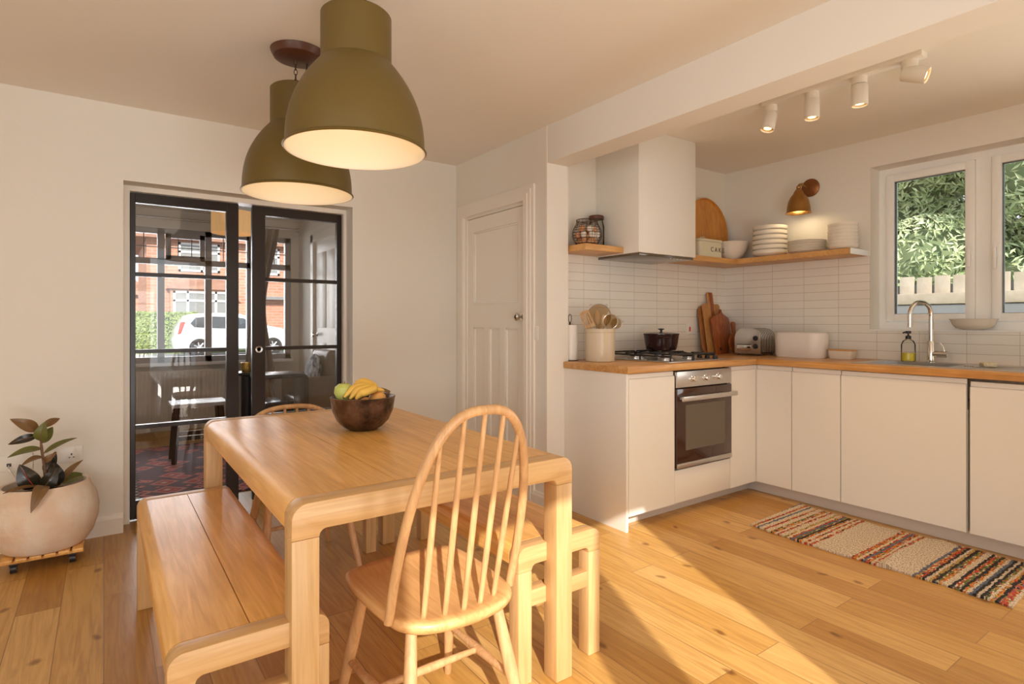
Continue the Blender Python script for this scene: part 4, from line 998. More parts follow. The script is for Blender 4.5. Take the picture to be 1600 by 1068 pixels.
for a, b in zip(edge, edge[1:]+edge[:1]): g.f.append((a, b, b+nb, a+nb))
tag(obj('rag_rug', g, M['rug']), 'long striped multicoloured rag rug on the floor before the sink cabinets', 'rug')

# =================================================================== DINING AREA
def frame_table(name, label, cat, x0, x1, y0, y1, h, th, lw, ld, rad, seams, group=None, rail=None):
    t = thing(name, label, cat, ((x0+x1)/2, (y0+y1)/2, 0), group)
    z0 = h-th
    def arc(cx, cz, r, a0, a1, n=8): return [(cx+r*math.cos(math.radians(a0+(a1-a0)*k/n)), cz+r*math.sin(math.radians(a0+(a1-a0)*k/n))) for k in range(n+1)]
    fr = 0.018
    for (a, b) in ((y0, y0+ld), (y1-ld, y1)):
        # end rail with rounded outer corners and small inner fillets to the legs
        poly = [(x0, z0-fr)] + arc(x0+rad, h-rad, rad, 180, 90)[0:] + arc(x1-rad, h-rad, rad, 90, 0) + [(x1, z0-fr), (x1-lw, z0-fr)]
        poly += arc(x1-lw-fr, z0-fr, fr, 0, 90)[1:] + arc(x0+lw+fr, z0-fr, fr, 90, 180)
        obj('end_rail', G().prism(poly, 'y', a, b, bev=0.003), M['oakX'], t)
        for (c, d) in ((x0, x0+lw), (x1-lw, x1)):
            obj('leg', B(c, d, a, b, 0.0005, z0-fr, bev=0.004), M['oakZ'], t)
        if rail: 
            obj('stretcher', B(x0+lw, x1-lw, a+0.004, b-0.004, rail[0], rail[1], bev=0.004), M['oakX'], t)
    # lengthwise boards, the outer two rounded over
    xs = [x0]+list(seams)+[x1]; g = G(); gap = 0.0012
    for i in range(len(xs)-1):
        a, b = xs[i]+(gap if i else 0), xs[i+1]-(gap if i < len(xs)-2 else 0)
        tz = h-0.032
        if i == 0 and i == len(xs)-2: poly = None
        if i == 0: poly = [(a, z0)]+arc(a+rad, h-rad, rad, 180, 90)+[(b, h), (b, tz), (a+0.06, tz), (a+0.03, z0)]
        elif i == len(xs)-2: poly = [(a, h), ]+arc(b-rad, h-rad, rad, 90, 0)+[(b, z0), (b-0.03, z0), (b-0.06, tz), (a, tz)]
        else: poly = [(a, tz), (a, h), (b, h), (b, tz)]
        g.prism(poly, 'y', y0+ld+0.0008, y1-ld-0.0008)
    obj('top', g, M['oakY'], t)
    return t
frame_table('dining_table', 'oak dining table with rounded corners under the two pendants', 'table', 0.370, 1.272, 1.438, 2.935, 0.735, 0.070, 0.068, 0.068, 0.042, (0.672, 0.975))
frame_table('bench', 'oak bench on the glazed door side of the table', 'bench', 0.112, 0.468, 1.455, 2.845, 0.447, 0.062, 0.055, 0.055, 0.035, (0.29,), 'oak benches beside the table', (0.245, 0.30))
frame_table('bench', 'oak bench partly under the table on the kitchen side', 'bench', 1.088, 1.450, 1.490, 2.860, 0.447, 0.062, 0.055, 0.055, 0.035, (1.265,), 'oak benches beside the table', (0.245, 0.30))

def windsor(name, label, cx, y_back, y_front, hw, seat_z, hoop_top, lean, facing, nsp, group, fan=0.93, hwt=None, ex=0.72, ez=0.80):
    """hoop back chair; facing +1 looks towards +y (its back nearest the camera)"""
    s = facing
    t = thing(name, label, 'chair', (cx, (y_back+y_front)/2, 0), group)
    dy = (y_front-y_back)*s          # positive depth
    def Y(v): return y_back+s*v      # v measured from the back edge towards the front
    D = abs(y_front-y_back)
    # seat outline: bowed back, wide rounded front
    ol = [(-0.115, 0.0), (0, -0.018), (0.115, 0.0), (0.175, 0.045), (0.196, 0.12), (0.205, 0.25), (0.20, 0.37), (0.165, D-0.01), (0, D+0.008), (-0.165, D-0.01), (-0.20, 0.37), (-0.205, 0.25), (-0.196, 0.12), (-0.175, 0.045)]
    k_ = hw/0.205
    pp = [Vector((x*k_, y, 0)) for x, y in ol]; pc_ = []
    for i in range(len(pp)):
        a, b, c, d = pp[i-1], pp[i], pp[(i+1) % len(pp)], pp[(i+2) % len(pp)]
        for q in range(4):
            u = q/4; pc_.append(0.5*((2*b)+(c-a)*u+(2*a-5*b+4*c-d)*u*u+(3*b-a-3*c+d)*u**3))
    N = len(pc_); cen = Vector((0, D*0.5, 0)); vs = []; fs = []
    rings = [(0.90, -0.036), (0.97, -0.028), (1.0, -0.016), (0.995, -0.005), (0.96, 0.0), (0.85, -0.004), (0.6, -0.012), (0.3, -0.014)]
    for sc, dz in rings:
        for p in pc_:
            q = cen+(p-cen)*sc; vs.append((cx+q.x, Y(q.y), seat_z+dz))
    for i in range(len(rings)-1):
        for k in range(N): fs.append((i*N+k, i*N+(k+1) % N, (i+1)*N+(k+1) % N, (i+1)*N+k))
    fs.append(tuple(range(N))); fs.append(tuple((len(rings)-1)*N+k for k in range(N)))
    obj('seat', G().add(vs, fs), M['elmY'], t, angle=60)
    # hoop
    bw = hwt or 0.182; zt = hoop_top; zs = seat_z-0.01; yb0 = 0.085
    def hoop(u):  # u from -1 (left foot) to 1 (right foot)
        a = (u+1)/2*PI
        H_ = zt-zs
        x = -bw*(abs(math.cos(a))**ex)*(1 if math.cos(a) > 0 else -1)
        z = zs+H_*(math.sin(a)**ez)
        v = yb0-(z-zs)*lean
        return Vector((cx+x, Y(v), z))
    hp = [hoop(-1+2*k/44) for k in range(45)]
    obj('hoop', G().tube(hp, 0.0122, 14), M['elmZ'], t)
    for k in range(nsp):
        f = -1+2*(k+1)/(nsp+1)
        # foot on a shallow arc behind the hoop feet
        xb = cx+f*bw*0.86; vb = 0.030+0.045*abs(f)**2
        xt = cx+f*bw*fan
        # find hoop height at xt
        best = min(hp, key=lambda p: abs(p.x-xt)+(0 if p.z > (zs+zt)/2 else 9)); top = Vector((xt, best.y, best.z))
        b_ = Vector((xb, Y(vb), seat_z-0.012)); m1 = b_.lerp(top, 0.3)
        obj('spindle', G().tube([b_, m1, b_.lerp(top, 0.55), top], [0.0070, 0.0088, 0.0082, 0.0062], 10), M['elmZ'], t)
    # legs and H stretcher
    tops = [(-0.135*k_, 0.075), (0.135*k_, 0.075), (-0.15*k_, D-0.09), (0.15*k_, D-0.09)]
    feet = [(-0.195*k_, -0.02), (0.195*k_, -0.02), (-0.205*k_, D+0.02), (0.205*k_, D+0.02)]
    L_ = []
    for (a, b), (c, d) in zip(tops, feet):
        p0 = Vector((cx+a, Y(b), seat_z-0.025)); p1 = Vector((cx+c, Y(d), 0.004))
        L_.append((p0, p1)); obj('leg', G().tube([p0, p0.lerp(p1, 0.45), p1], [0.0145, 0.0185, 0.0115], 14), M['elmZ'], t)
    mids = []
    for i, j, f1, f2 in ((0, 2, 0.50, 0.56), (1, 3, 0.50, 0.56)):
        a = L_[i][0].lerp(L_[i][1], f1); b = L_[j][0].lerp(L_[j][1], f2); m_ = a.lerp(b, 0.5); mids.append(m_)
        obj('stretcher', G().tube([a, m_, b], [0.008, 0.0135, 0.008], 12), M['elmZ'], t)
    obj('stretcher', G().tube([mids[0], mids[0].lerp(mids[1], 0.5), mids[1]], [0.008, 0.0125, 0.008], 12), M['elmZ'], t)
    return t
windsor('windsor_chair', 'hoop back wooden chair nearest the viewer at the table end', 0.753, 1.24, 1.675, 0.19, 0.45, 0.968, 0.30, 1, 5, 'hoop back chairs at the table')
windsor('windsor_chair', 'low hoop back chair tucked in at the far table end', 0.775, 3.06, 2.66, 0.22, 0.45, 0.752, 0.15, -1, 6, 'hoop back chairs at the table', hwt=0.222, ex=0.8, ez=0.42)

# fruit bowl
fx, fy, fz = 0.879, 2.302, 0.7355
t = thing('fruit_bowl', 'dark hammered bowl of fruit on the dining table', 'bowl', (fx, fy, fz))
obj('bowl_body', G().lathe([(0, 0.0005), (0.058, 0.0005), (0.062, 0.004), (0.080, 0.014), (0.105, 0.04), (0.123, 0.08), (0.130, 0.128), (0.133, 0.136), (0.126, 0.138), (0.118, 0.128), (0.112, 0.08), (0.09, 0.04), (0.06, 0.022), (0, 0.018)], (fx, fy, fz), 56), M['darkbowl'], t, angle=60)
def fp_(u, v, w): return Vector((fx, fy, fz))+rt*u+Vector((0, 0, v))+fw*w
t = thing('apple', 'green apple at the left of the fruit bowl', 'apple', fp_(-0.065, 0.12, 0.01))
ap = fp_(-0.073, 0.158, -0.020)
obj('apple_flesh', G().lathe([(0.0, -0.030), (0.014, -0.036), (0.030, -0.028), (0.040, -0.004), (0.037, 0.018), (0.022, 0.032), (0.008, 0.033), (0, 0.027)], ap, 24), M['apple'], t)
obj('stem', G().tube([ap+Vector((0, 0, 0.026)), ap+Vector((0.004, 0.002, 0.042))], 0.0014, 6), M['bananatip'], t)
t = thing('orange', 'orange at the right of the fruit bowl', 'orange', fp_(0.063, 0.12, 0.02))
obj('peel', G().ball(fp_(0.060, 0.122, 0.0), 0.037, n=24, m=14), M['peach'], t)
t = thing('orange', 'orange low in the bowl behind the bananas', 'orange', fp_(0.0, 0.1, 0.06))
obj('peel', G().ball(fp_(0.0, 0.090, 0.055), 0.035, n=24, m=14), M['peach'], t)
t = thing('banana_bunch', 'bunch of four yellow bananas lying across the bowl', 'bananas', fp_(0, 0.13, 0))
hub = fp_(0.094, 0.160, 0.0)
ends = [((-0.058, 0.140, -0.070), (-0.004, 0.178, -0.035)), ((-0.030, 0.136, -0.085), (0.012, 0.172, -0.060)), ((-0.004, 0.136, -0.092), (0.030, 0.164, -0.075)), ((-0.050, 0.158, 0.0), (0.002, 0.194, 0.010))]
for e_, m_ in ends:
    a, b = fp_(*e_), fp_(*m_); c = fp_(0.062, 0.170, -0.028)
    P_c = cat_curve([a, a.lerp(b, 0.5)+Vector((0, 0, 0.008)), b, c.lerp(b, 0.3)+Vector((0, 0, 0.004)), c, hub], 5)
    n_ = len(P_c); rad = [0.0175*min(1, (0.30+3.2*i/n_))*(1 if i < n_*0.62 else max(0.33, 1-(i/n_-0.62)*2.3)) for i in range(n_)]
    bn = obj('banana', G().tube(P_c, rad, 10), M['banana'], t, angle=70)
    obj('tip', G().ball(a, 0.0052), M['bananatip'], bn)
obj('stalk', G().tube([fp_(0.078, 0.168, -0.012), hub, fp_(0.112, 0.153, 0.004)], [0.006, 0.0075, 0.005], 8), M['bananatip'], t)

# pendants
def pendant(label, x, y, zr):
    t = thing('pendant_lamp', label, 'pendant lamp', (x, y, ZC), 'olive factory pendants over the table')
    R = 0.237; zs = zr+0.300; zt = zs+0.172; nr = 0.119
    dome = []
    for k in range(15):
        a = k/14; r = R-0.004-(R-0.004-nr-0.006)*(a**2.35); dome.append((r, zr+0.012+(zs-zr-0.012)*a))
    out = [(R, zr), (R+0.004, zr+0.004), (R, zr+0.010)]+dome+[(nr+0.003, zs+0.004), (nr, zs+0.006), (nr, zt-0.006), (nr-0.006, zt), (0.0, zt)]
    inn = [(0.0, zt-0.004), (nr-0.008, zt-0.006), (nr-0.004, zs)]+[(r-0.004, z-0.002) for r, z in dome[::-1]]+[(R-0.003, zr+0.001), (R, zr)]
    obj('shade', G().lathe([(r, z) for r, z in out], (x, y, 0), 64, cap=False), M['shade'], t)
    obj('shade_lining', G().lathe([(max(0, r-0.0008), z) for r, z in inn], (x, y, 0), 64, cap=False), M['shade_in'], t)
    obj('bulb', G().lathe([(0, zr+0.13), (0.022, zr+0.134), (0.034, zr+0.15), (0.037, zr+0.175), (0.028, zr+0.205), (0.016, zr+0.225), (0.016, zr+0.27), (0, zr+0.27)], (x, y, 0), 24), M['bulb'], t)
    obj('bulb_holder', G().cyl((x, y, zr+0.27), (x, y, zt-0.004), 0.024), M['shade_in'], t)
    obj('ceiling_cup', G().lathe([(0.0, ZC-0.040), (0.085, ZC-0.038), (0.105, ZC-0.030), (0.117, ZC-0.008), (0.119, ZC-0.001), (0, ZC-0.001)], (x, y, 0), 48), M['rose'], t)
    g = G(); n = 8; z0_, z1_ = zt, ZC-0.038
    nl = max(2, int((z1_-z0_)/0.022))
    for k in range(nl):
        zc_ = z0_+(k+0.5)*(z1_-z0_)/nl; hl = (z1_-z0_)/nl*0.62
        ax = Vector((1, 0, 0)) if k % 2 else Vector((0, 1, 0))
        g.tube([Vector((x-0.012, y, zc_))+ax*0.007*math.cos(2*PI*q/10)+Vector((0, 0, hl*math.sin(2*PI*q/10))) for q in range(10)], 0.0018, 6, closed=True)
    obj('chain', g, M['wire'], t)
    obj('flex', G().tube(cat_curve([(x+0.02, y, zt-0.002), (x+0.028, y, zt+0.03), (x+0.042, y+0.01, ZC-0.036)]), 0.0035, 8), M['blackp'], t)
    l = bpy.data.lights.new('pendant_light', 'POINT'); l.energy = 0.45; l.color = (1, 0.76, 0.46); l.shadow_soft_size = 0.04
    lo = bpy.data.objects.new('pendant_light', l); COL.objects.link(lo); lo.location = (x, y, zr+0.085)
pendant('olive metal pendant lamp nearest the viewer', 0.713, 1.929, 1.768)
pendant('olive metal pendant lamp behind, over the far table end', 0.717, 2.670, 1.756)

# rubber plant in its whitewashed pot on a wheeled caddy
cx_, cy_ = -0.235, 3.655
t = thing('plant_caddy', 'slatted wooden plant trolley on black castors under the big pot', 'plant trolley', (cx_, cy_, 0))
g = G()
for k in range(6): g.box(cx_-0.155+k*0.053, cx_-0.155+k*0.053+0.044, cy_-0.155, cy_+0.155, 0.062, 0.078, bev=0.002)
g.box(cx_-0.155, cx_+0.154, cy_-0.12, cy_-0.08, 0.048, 0.062).box(cx_-0.155, cx_+0.154, cy_+0.08, cy_+0.12, 0.048, 0.062)
obj('slats', g, M['oakY'], t)
for sx1 in (-1, 1):
    for sy1 in (-1, 1):
        g = G().cyl((cx_+sx1*0.11-0.012, cy_+sy1*0.10, 0.0215), (cx_+sx1*0.11+0.012, cy_+sy1*0.10, 0.0215), 0.021, n=20)
        g.box(cx_+sx1*0.11-0.016, cx_+sx1*0.11+0.016, cy_+sy1*0.10-0.012, cy_+sy1*0.10+0.012, 0.036, 0.048)
        obj('castor', g, M['blackp'], t)
t = thing('rubber_plant', 'rubber plant with bronze leaves in a big whitewashed terracotta pot', 'potted plant', (cx_, cy_, 0.078))
zb = 0.0785
obj('pot', G().lathe([(0, 0), (0.155, 0), (0.168, 0.0096), (0.195, 0.054), (0.215, 0.12), (0.218, 0.174), (0.207, 0.234), (0.185, 0.282), (0.178, 0.3024), (0.172, 0.3096), (0.164, 0.3048), (0.165, 0.282), (0.17, 0.228), (0, 0.228)], (cx_, cy_, zb), 64), M['clayrim'], t, angle=60)
obj('soil', G().lathe([(0, 0.262), (0.10, 0.258), (0.163, 0.245), (0.163, 0.232), (0, 0.232)], (cx_, cy_, zb), 40), M['soil'], t)
def pu(u, z, w=0): return Vector((cx_, cy_, 0))+Vector((0.985, 0.17, 0))*u*1.0+Vector((0, 0, z))+Vector((-0.17, 0.985, 0))*w
# u: sideways metres from pot centre, z: height
obj('trunk', G().tube(cat_curve([pu(0.0, 0.34), pu(-0.002, 0.44), pu(-0.012, 0.53), pu(-0.018, 0.60), pu(-0.014, 0.655)]), [0.0075]*7+[0.006]*9+[0.0045]*9, 10), M['stem'], t)
obj('side_stem', G().tube([pu(0.04, 0.33, -0.01), pu(0.064, 0.385, 0.01)], [0.006, 0.004], 8), M['stem'], t)
def leaf(b, tip, wd, m, nrm=(0, -1, 0.35), bend=0.012, rib=False):
    b, tip = Vector(b), Vector(tip); d = tip-b; L_ = d.length; d.normalize(); nv = Vector(nrm); nv = (nv-d*nv.dot(d)).normalized(); sd_ = d.cross(nv)
    g = G(); nu, nw = 12, 6; vs = []
    for side in (0, 1):
        for i in range(nu+1):
            u = i/nu; w_ = wd*0.5*(math.sin(PI*min(1, u**0.85)))**0.75*(1-0.25*u) if 0 < u < 1 else 0.0008
            for j in range(nw+1):
                q = -1+2*j/nw
                vs.append(b+d*(L_*u)+sd_*(q*w_)+nv*(bend*math.sin(PI*u)*1.0-abs(q)*-0.25*w_-bend*1.5*u*u-(0.0012 if side else 0)))
    n1 = (nu+1)*(nw+1); fs = []
    for i in range(nu):
        for j in range(nw):
            a = i*(nw+1)+j; fs.append((a, a+1, a+nw+2, a+nw+1)); fs.append((a+n1, a+n1+nw+1, a+n1+nw+2, a+n1+1))
    for i in range(nu):
        for j in (0, nw):
            a = i*(nw+1)+j; fs.append((a, a+nw+1, a+nw+1+n1, a+n1))
    g.add(vs, fs); o = obj('leaf', g, m, t, angle=80)
    obj('midrib', G().tube([b+d*(L_*u)+nv*(bend*math.sin(PI*u)-bend*1.5*u*u+0.001) for u in (0, 0.2, 0.4, 0.6, 0.8, 0.95)], [0.0022, 0.0018, 0.0015, 0.0012, 0.001, 0.0006], 6), M['redrib'] if rib else M['stem'], o)
LG, LD, LB = M['leafg'], M['leafd'], M['leafb']
leaf(pu(-0.028, 0.649), pu(-0.128, 0.718, -0.03), 0.064, LB)
leaf(pu(-0.014, 0.660), pu(0.064, 0.699, 0.03), 0.040, LB)
leaf(pu(-0.030, 0.622), pu(-0.140, 0.598, 0.0), 0.045, LD)
leaf(pu(-0.019, 0.596, -0.02), pu(-0.014, 0.688, -0.05), 0.066, LG, (-0.3, -1, 0.1))
leaf(pu(-0.014, 0.582), pu(0.028, 0.658, 0.01), 0.056, LG)
leaf(pu(-0.008, 0.530), pu(0.128, 0.596, 0.03), 0.034, LG, (0, -0.6, 0.8))
leaf(pu(-0.014, 0.556), pu(-0.142, 0.548, -0.02), 0.044, LG, (0, -0.7, 0.8))
leaf(pu(-0.005, 0.512), pu(-0.096, 0.502, -0.03), 0.038, LB, (0, -0.5, 0.9))
leaf(pu(-0.003, 0.488), pu(0.032, 0.530, -0.03), 0.036, LB)
leaf(pu(-0.040, 0.372, -0.04), pu(-0.104, 0.496, -0.05), 0.100, LD, (-0.2, -1, 0.3), rib=True)
leaf(pu(-0.020, 0.362, -0.06), pu(0.038, 0.464, -0.07), 0.078, LD, (0.2, -1, 0.2))
leaf(pu(0.045, 0.357, 0.0), pu(0.034, 0.480, 0.02), 0.080, LD, (0.1, -1, 0.3))
leaf(pu(0.062, 0.375, 0.01), pu(0.149, 0.474, 0.03), 0.038, LB, (-0.4, -0.8, 0.4))
leaf(pu(0.066, 0.366, 0.02), pu(0.178, 0.390, 0.06), 0.066, LG, (0, -0.8, 0.8))
leaf(pu(-0.030, 0.385, -0.05), pu(-0.165, 0.400, -0.125), 0.034, LB, (0, -0.4, 1), bend=0.006)
leaf(pu(-0.015, 0.398, -0.13), pu(-0.072, 0.345, -0.245), 0.066, LB, (0.1, -0.7, 0.8), bend=0.03)
leaf(pu(0.004, 0.42, 0.03), pu(0.048, 0.524, 0.07), 0.06, LD)

# =================================================================== FRONT ROOM beyond the glazed doors
Y1F, XRF = 7.25, 1.95
struct('floor_front', B(-1.6, XRF+0.4, 4.15, Y1F+0.3, -0.1, 0), M['floor'])
struct('ceiling_front', B(-1.8, XRF+0.2, 4.15, Y1F+0.3, ZC, 2.6), M['ceil'])
struct('wall_front_right', B(XRF, XRF+0.2, 4.15, 5.74, 0, ZC).box(XRF, XRF+0.2, 6.63, Y1F+0.3, 0, ZC).box(XRF, XRF+0.2, 5.74, 6.63, 2.1, ZC), M['wall'])
struct('wall_front_left', B(-1.8, -1.6, 4.15, Y1F+0.3, 0, ZC), M['wall'])
FX0, FX1, FZ0, FZ1 = -0.9, 1.86, 0.74, 2.2
struct('wall_front', B(-1.6, FX0, Y1F, Y1F+0.25, 0, ZC).box(FX1, XRF, Y1F, Y1F+0.25, 0, ZC).box(FX0, FX1, Y1F, Y1F+0.25, 0, FZ0).box(FX0, FX1, Y1F, Y1F+0.25, FZ1, ZC), M['wall'])
g = G()
for xx in (FX0, 0.035, 0.475, 0.935, 1.37, FX1-0.06): g.box(xx, xx+0.065, Y1F+0.03, Y1F+0.10, FZ0, FZ1)
g.box(FX0, FX1, Y1F+0.03, Y1F+0.10, FZ0, FZ0+0.06).box(FX0, FX1, Y1F+0.03, Y1F+0.10, FZ1-0.06, FZ1).box(FX0, FX1, Y1F+0.03, Y1F+0.10, 1.81, 1.875)
w2 = struct('window_2', g, M['backlitframe'])
g = B(0.55, 0.60, Y1F+0.01, Y1F+0.05, 1.86, 2.15).box(0.88, 0.93, Y1F+0.01, Y1F+0.05, 1.86, 2.15).box(0.55, 0.93, Y1F+0.01, Y1F+0.05, 1.86, 1.91).box(0.55, 0.93, Y1F+0.01, Y1F+0.05, 2.10, 2.15)
obj('casement', g, M['backlitframe'], w2)
obj('pane', B(FX0, FX1, Y1F+0.06, Y1F+0.064, FZ0, FZ1), M['winglass'], w2)
g = G()
for a, b in ((-0.8, 0.035), (0.10, 0.475), (0.54, 0.935), (1.0, 1.37), (1.435, 1.80)):
    for k in (1, 2): x_ = a+(b-a)*k/3; g.box(x_-0.004, x_+0.004, Y1F+0.055, Y1F+0.069, 1.875, FZ1-0.06)
    g.box(a, b, Y1F+0.055, Y1F+0.069, 1.995, 2.003)
obj('leading', g, M['dark'], w2)
struct('trim_front_sill', B(FX0, FX1, Y1F-0.10, Y1F, FZ0-0.03, FZ0), M['upvc'])
# door in the right wall
g = B(XRF+0.012, XRF+0.05, 5.755, 6.615, 0.01, 2.085)
d4 = struct('door_4', g, M['trim'])
for a, b in ((5.84, 6.16), (6.22, 6.53)):
    for c, d in ((0.2, 0.95), (1.12, 1.95)): obj('door_panel', B(XRF+0.006, XRF+0.014, a, b, c, d, bev=0.003), M['trim'], d4)
obj('door_knob', G().lathe([(0.025, 0), (0.01, 0.006), (0.01, 0.03), (0.027, 0.045), (0.02, 0.06), (0, 0.062)], (XRF+0.012, 6.54, 1.04), 18, mtx=R90), M['chrome'], d4)
struct('trim_front_door_frame', B(XRF-0.015, XRF+0.012, 5.66, 5.75, 0, 2.17).box(XRF-0.015, XRF+0.012, 6.62, 6.71, 0, 2.17).box(XRF-0.015, XRF+0.012, 5.66, 6.71, 2.09, 2.17), M['trim'])

# persian rug
def persian():
    m = bpy.data.materials.new('persian_rug_pile'); m.use_nodes = True; nt = m.node_tree; b = nt.nodes['Principled BSDF']; L = nt.links.new
    tc = nt.nodes.new('ShaderNodeTexCoord')
    v = nt.nodes.new('ShaderNodeTexVoronoi'); v.feature = 'F1'; v.distance = 'MANHATTAN'; v.inputs['Scale'].default_value = 7
    L(tc.outputs['Object'], v.inputs['Vector'])
    r = nt.nodes.new('ShaderNodeValToRGB'); r.color_ramp.interpolation = 'CONSTANT'; e = r.color_ramp.elements
    e[0].position = 0; e[0].color = (0.62, 0.46, 0.38, 1); e[1].position = 0.22; e[1].color = (0.52, 0.10, 0.08, 1)
    for p, c in ((0.42, (0.06, 0.04, 0.05, 1)), (0.48, (0.62, 0.20, 0.17, 1)), (0.72, (0.14, 0.08, 0.09, 1))): x = e.new(p); x.color = c
    L(v.outputs['Distance'], r.inputs[0])
    sp = nt.nodes.new('ShaderNodeSeparateXYZ'); L(tc.outputs['Object'], sp.inputs[0])
    w = nt.nodes.new('ShaderNodeMath'); w.operation = 'PINGPONG'; w.inputs[1].default_value = 0.04; L(sp.outputs['Y'], w.inputs[0])
    a = nt.nodes.new('ShaderNodeMath'); a.operation = 'ADD'; L(sp.outputs['X'], a.inputs[0]); L(w.outputs[0], a.inputs[1])
    r2 = nt.nodes.new('ShaderNodeValToRGB'); r2.color_ramp.interpolation = 'CONSTANT'; f = r2.color_ramp.elements
    mr = nt.nodes.new('ShaderNodeMapRange'); mr.inputs[1].default_value = -0.1; mr.inputs[2].default_value = 0.5; L(a.outputs[0], mr.inputs[0])
    L(mr.outputs[0], r2.inputs[0]); f[0].position = 0; f[0].color = (0.58, 0.14, 0.12, 1); f[1].position = 0.28; f[1].color = (0.03, 0.02, 0.02, 1)
    for p, c in ((0.32, (0.62, 0.48, 0.40, 1)), (0.50, (0.03, 0.02, 0.02, 1)), (0.54, (0.0, 0.0, 0.0, 1))): x = f.new(p); x.color = c
    g_ = nt.nodes.new('ShaderNodeMath'); g_.operation = 'GREATER_THAN'; g_.inputs[1].default_value = 0.54; L(mr.outputs[0], g_.inputs[0])
    mx = nt.nodes.new('ShaderNodeMixRGB'); L(g_.outputs[0], mx.inputs[0]); L(r2.outputs[0], mx.inputs[1]); L(r.outputs[0], mx.inputs[2])
    L(mx.outputs[0], b.inputs['Base Color']); b.inputs['Roughness'].default_value = 0.85
    return m
tag(obj('persian_rug', B(-0.3, 1.02, 4.35, 6.3, 0.001, 0.011, bev=0.002), persian()), 'red patterned rug on the front room floor behind the glazed doors', 'rug')
# stool
t = thing('stool', 'black wooden stool with a pale top behind the glazed doors', 'stool', (0.66, 5.56, 0.0115))
obj('stool_top', B(0.45, 0.87, 5.40, 5.72, 0.475, 0.505, bev=0.004), M['stooltop'], t)
for a, b in ((0.50, 5.44), (0.82, 5.44), (0.50, 5.68), (0.82, 5.68)):
    obj('leg', G().tube([(a, b, 0.475), (a+(0.03 if a > 0.6 else -0.03), b, 0.0118)], 0.02, 4), M['blackwood'], t, smooth=False)
obj('cross_rail', B(0.49, 0.83, 5.43, 5.45, 0.20, 0.235).box(0.49, 0.83, 5.67, 5.69, 0.20, 0.235), M['blackwood'], t)
# drum pedestal with pot
t = thing('pedestal', 'slim black pedestal seen through the gap between the glazed doors', 'side table', (1.13, 6.0, 0))
obj('column', G().lathe([(0.13, 0.0005), (0.13, 0.02), (0.055, 0.04), (0.055, 0.66), (0.14, 0.68), (0.14, 0.70), (0, 0.70)], (1.13, 6.0, 0), 24), M['blackwood'], t)
tag(obj('gold_pot', G().lathe([(0, 0.0005), (0.05, 0.0005), (0.056, 0.05), (0.056, 0.09), (0.05, 0.09), (0.048, 0.01), (0, 0.008)], (1.13, 6.0, 0.7005), 24), M['gold']), 'small gold pot on the black pedestal', 'pot')
# black desk
t = thing('desk', 'black desk end with rounded corner behind the right glazed door', 'desk', (1.25, 5.3, 0))
g = G().prism([(1.05, 0.70), (1.05, 0.735)]+[(1.40+0.06*math.sin(a), 0.675+0.06*math.cos(a)) for a in [PI/2*k/6 for k in range(7)]]+[(1.46, 0.001), (1.42, 0.001), (1.42, 0.70)], 'y', 5.1, 5.45, bev=0.004)
obj('top_and_side', g, M['blackwood'], t)
obj('leg', B(1.06, 1.10, 5.12, 5.43, 0.001, 0.70), M['blackwood'], t)
# armchair and footstool
def soft(x0, x1, y0, y1, z0, z1, b=0.05): return B(x0, x1, y0, y1, z0, z1, bev=b, seg=4)
t = thing('armchair', 'taupe leather armchair with dark shiny seat in the front room', 'armchair', (1.66, 5.85, 0))
obj('seat', soft(1.50, 1.84, 5.60, 6.15, 0.20, 0.46), M['leather'], t)
obj('backrest', soft(1.78, 1.93, 5.60, 6.15, 0.25, 0.90, 0.06), M['tan'], t)
obj('armrest', soft(1.50, 1.90, 5.50, 5.595, 0.10, 0.66, 0.045), M['tan'], t)
obj('armrest', soft(1.50, 1.90, 6.155, 6.25, 0.10, 0.66, 0.045), M['tan'], t)
for a, b in ((1.53, 5.54), (1.86, 5.54), (1.53, 6.2), (1.86, 6.2)): obj('foot', G().cyl((a, b, 0.0005), (a, b, 0.12), 0.018, n=10), M['blackwood'], t)
tag(obj('cushion', G().ball((0, 0, 0), 1, n=24, m=14), mat('patterned_cushion', (0.6, 0.62, 0.66), 0.8, var=(3.2, (0.08, 0.09, 0.12)))), 'grey and white patterned cushion on the leather armchair', 'cushion')
cu_ = bpy.data.objects['cushion']; cu_.scale = (0.06, 0.20, 0.20); cu_.location = (1.71, 5.86, 0.665); cu_.rotation_euler = (0, 0.15, 0)
t = thing('footstool', 'dark shiny leather footstool beside the armchair', 'footstool', (1.28, 5.95, 0))
obj('cushion_top', soft(1.22, 1.47, 5.72, 6.2, 0.18, 0.42), M['leather'], t)
for a, b in ((1.26, 5.77), (1.43, 5.77), (1.26, 6.15), (1.43, 6.15)): obj('foot', G().cyl((a, b, 0.0005), (a, b, 0.20), 0.015, n=10), M['blackwood'], t)
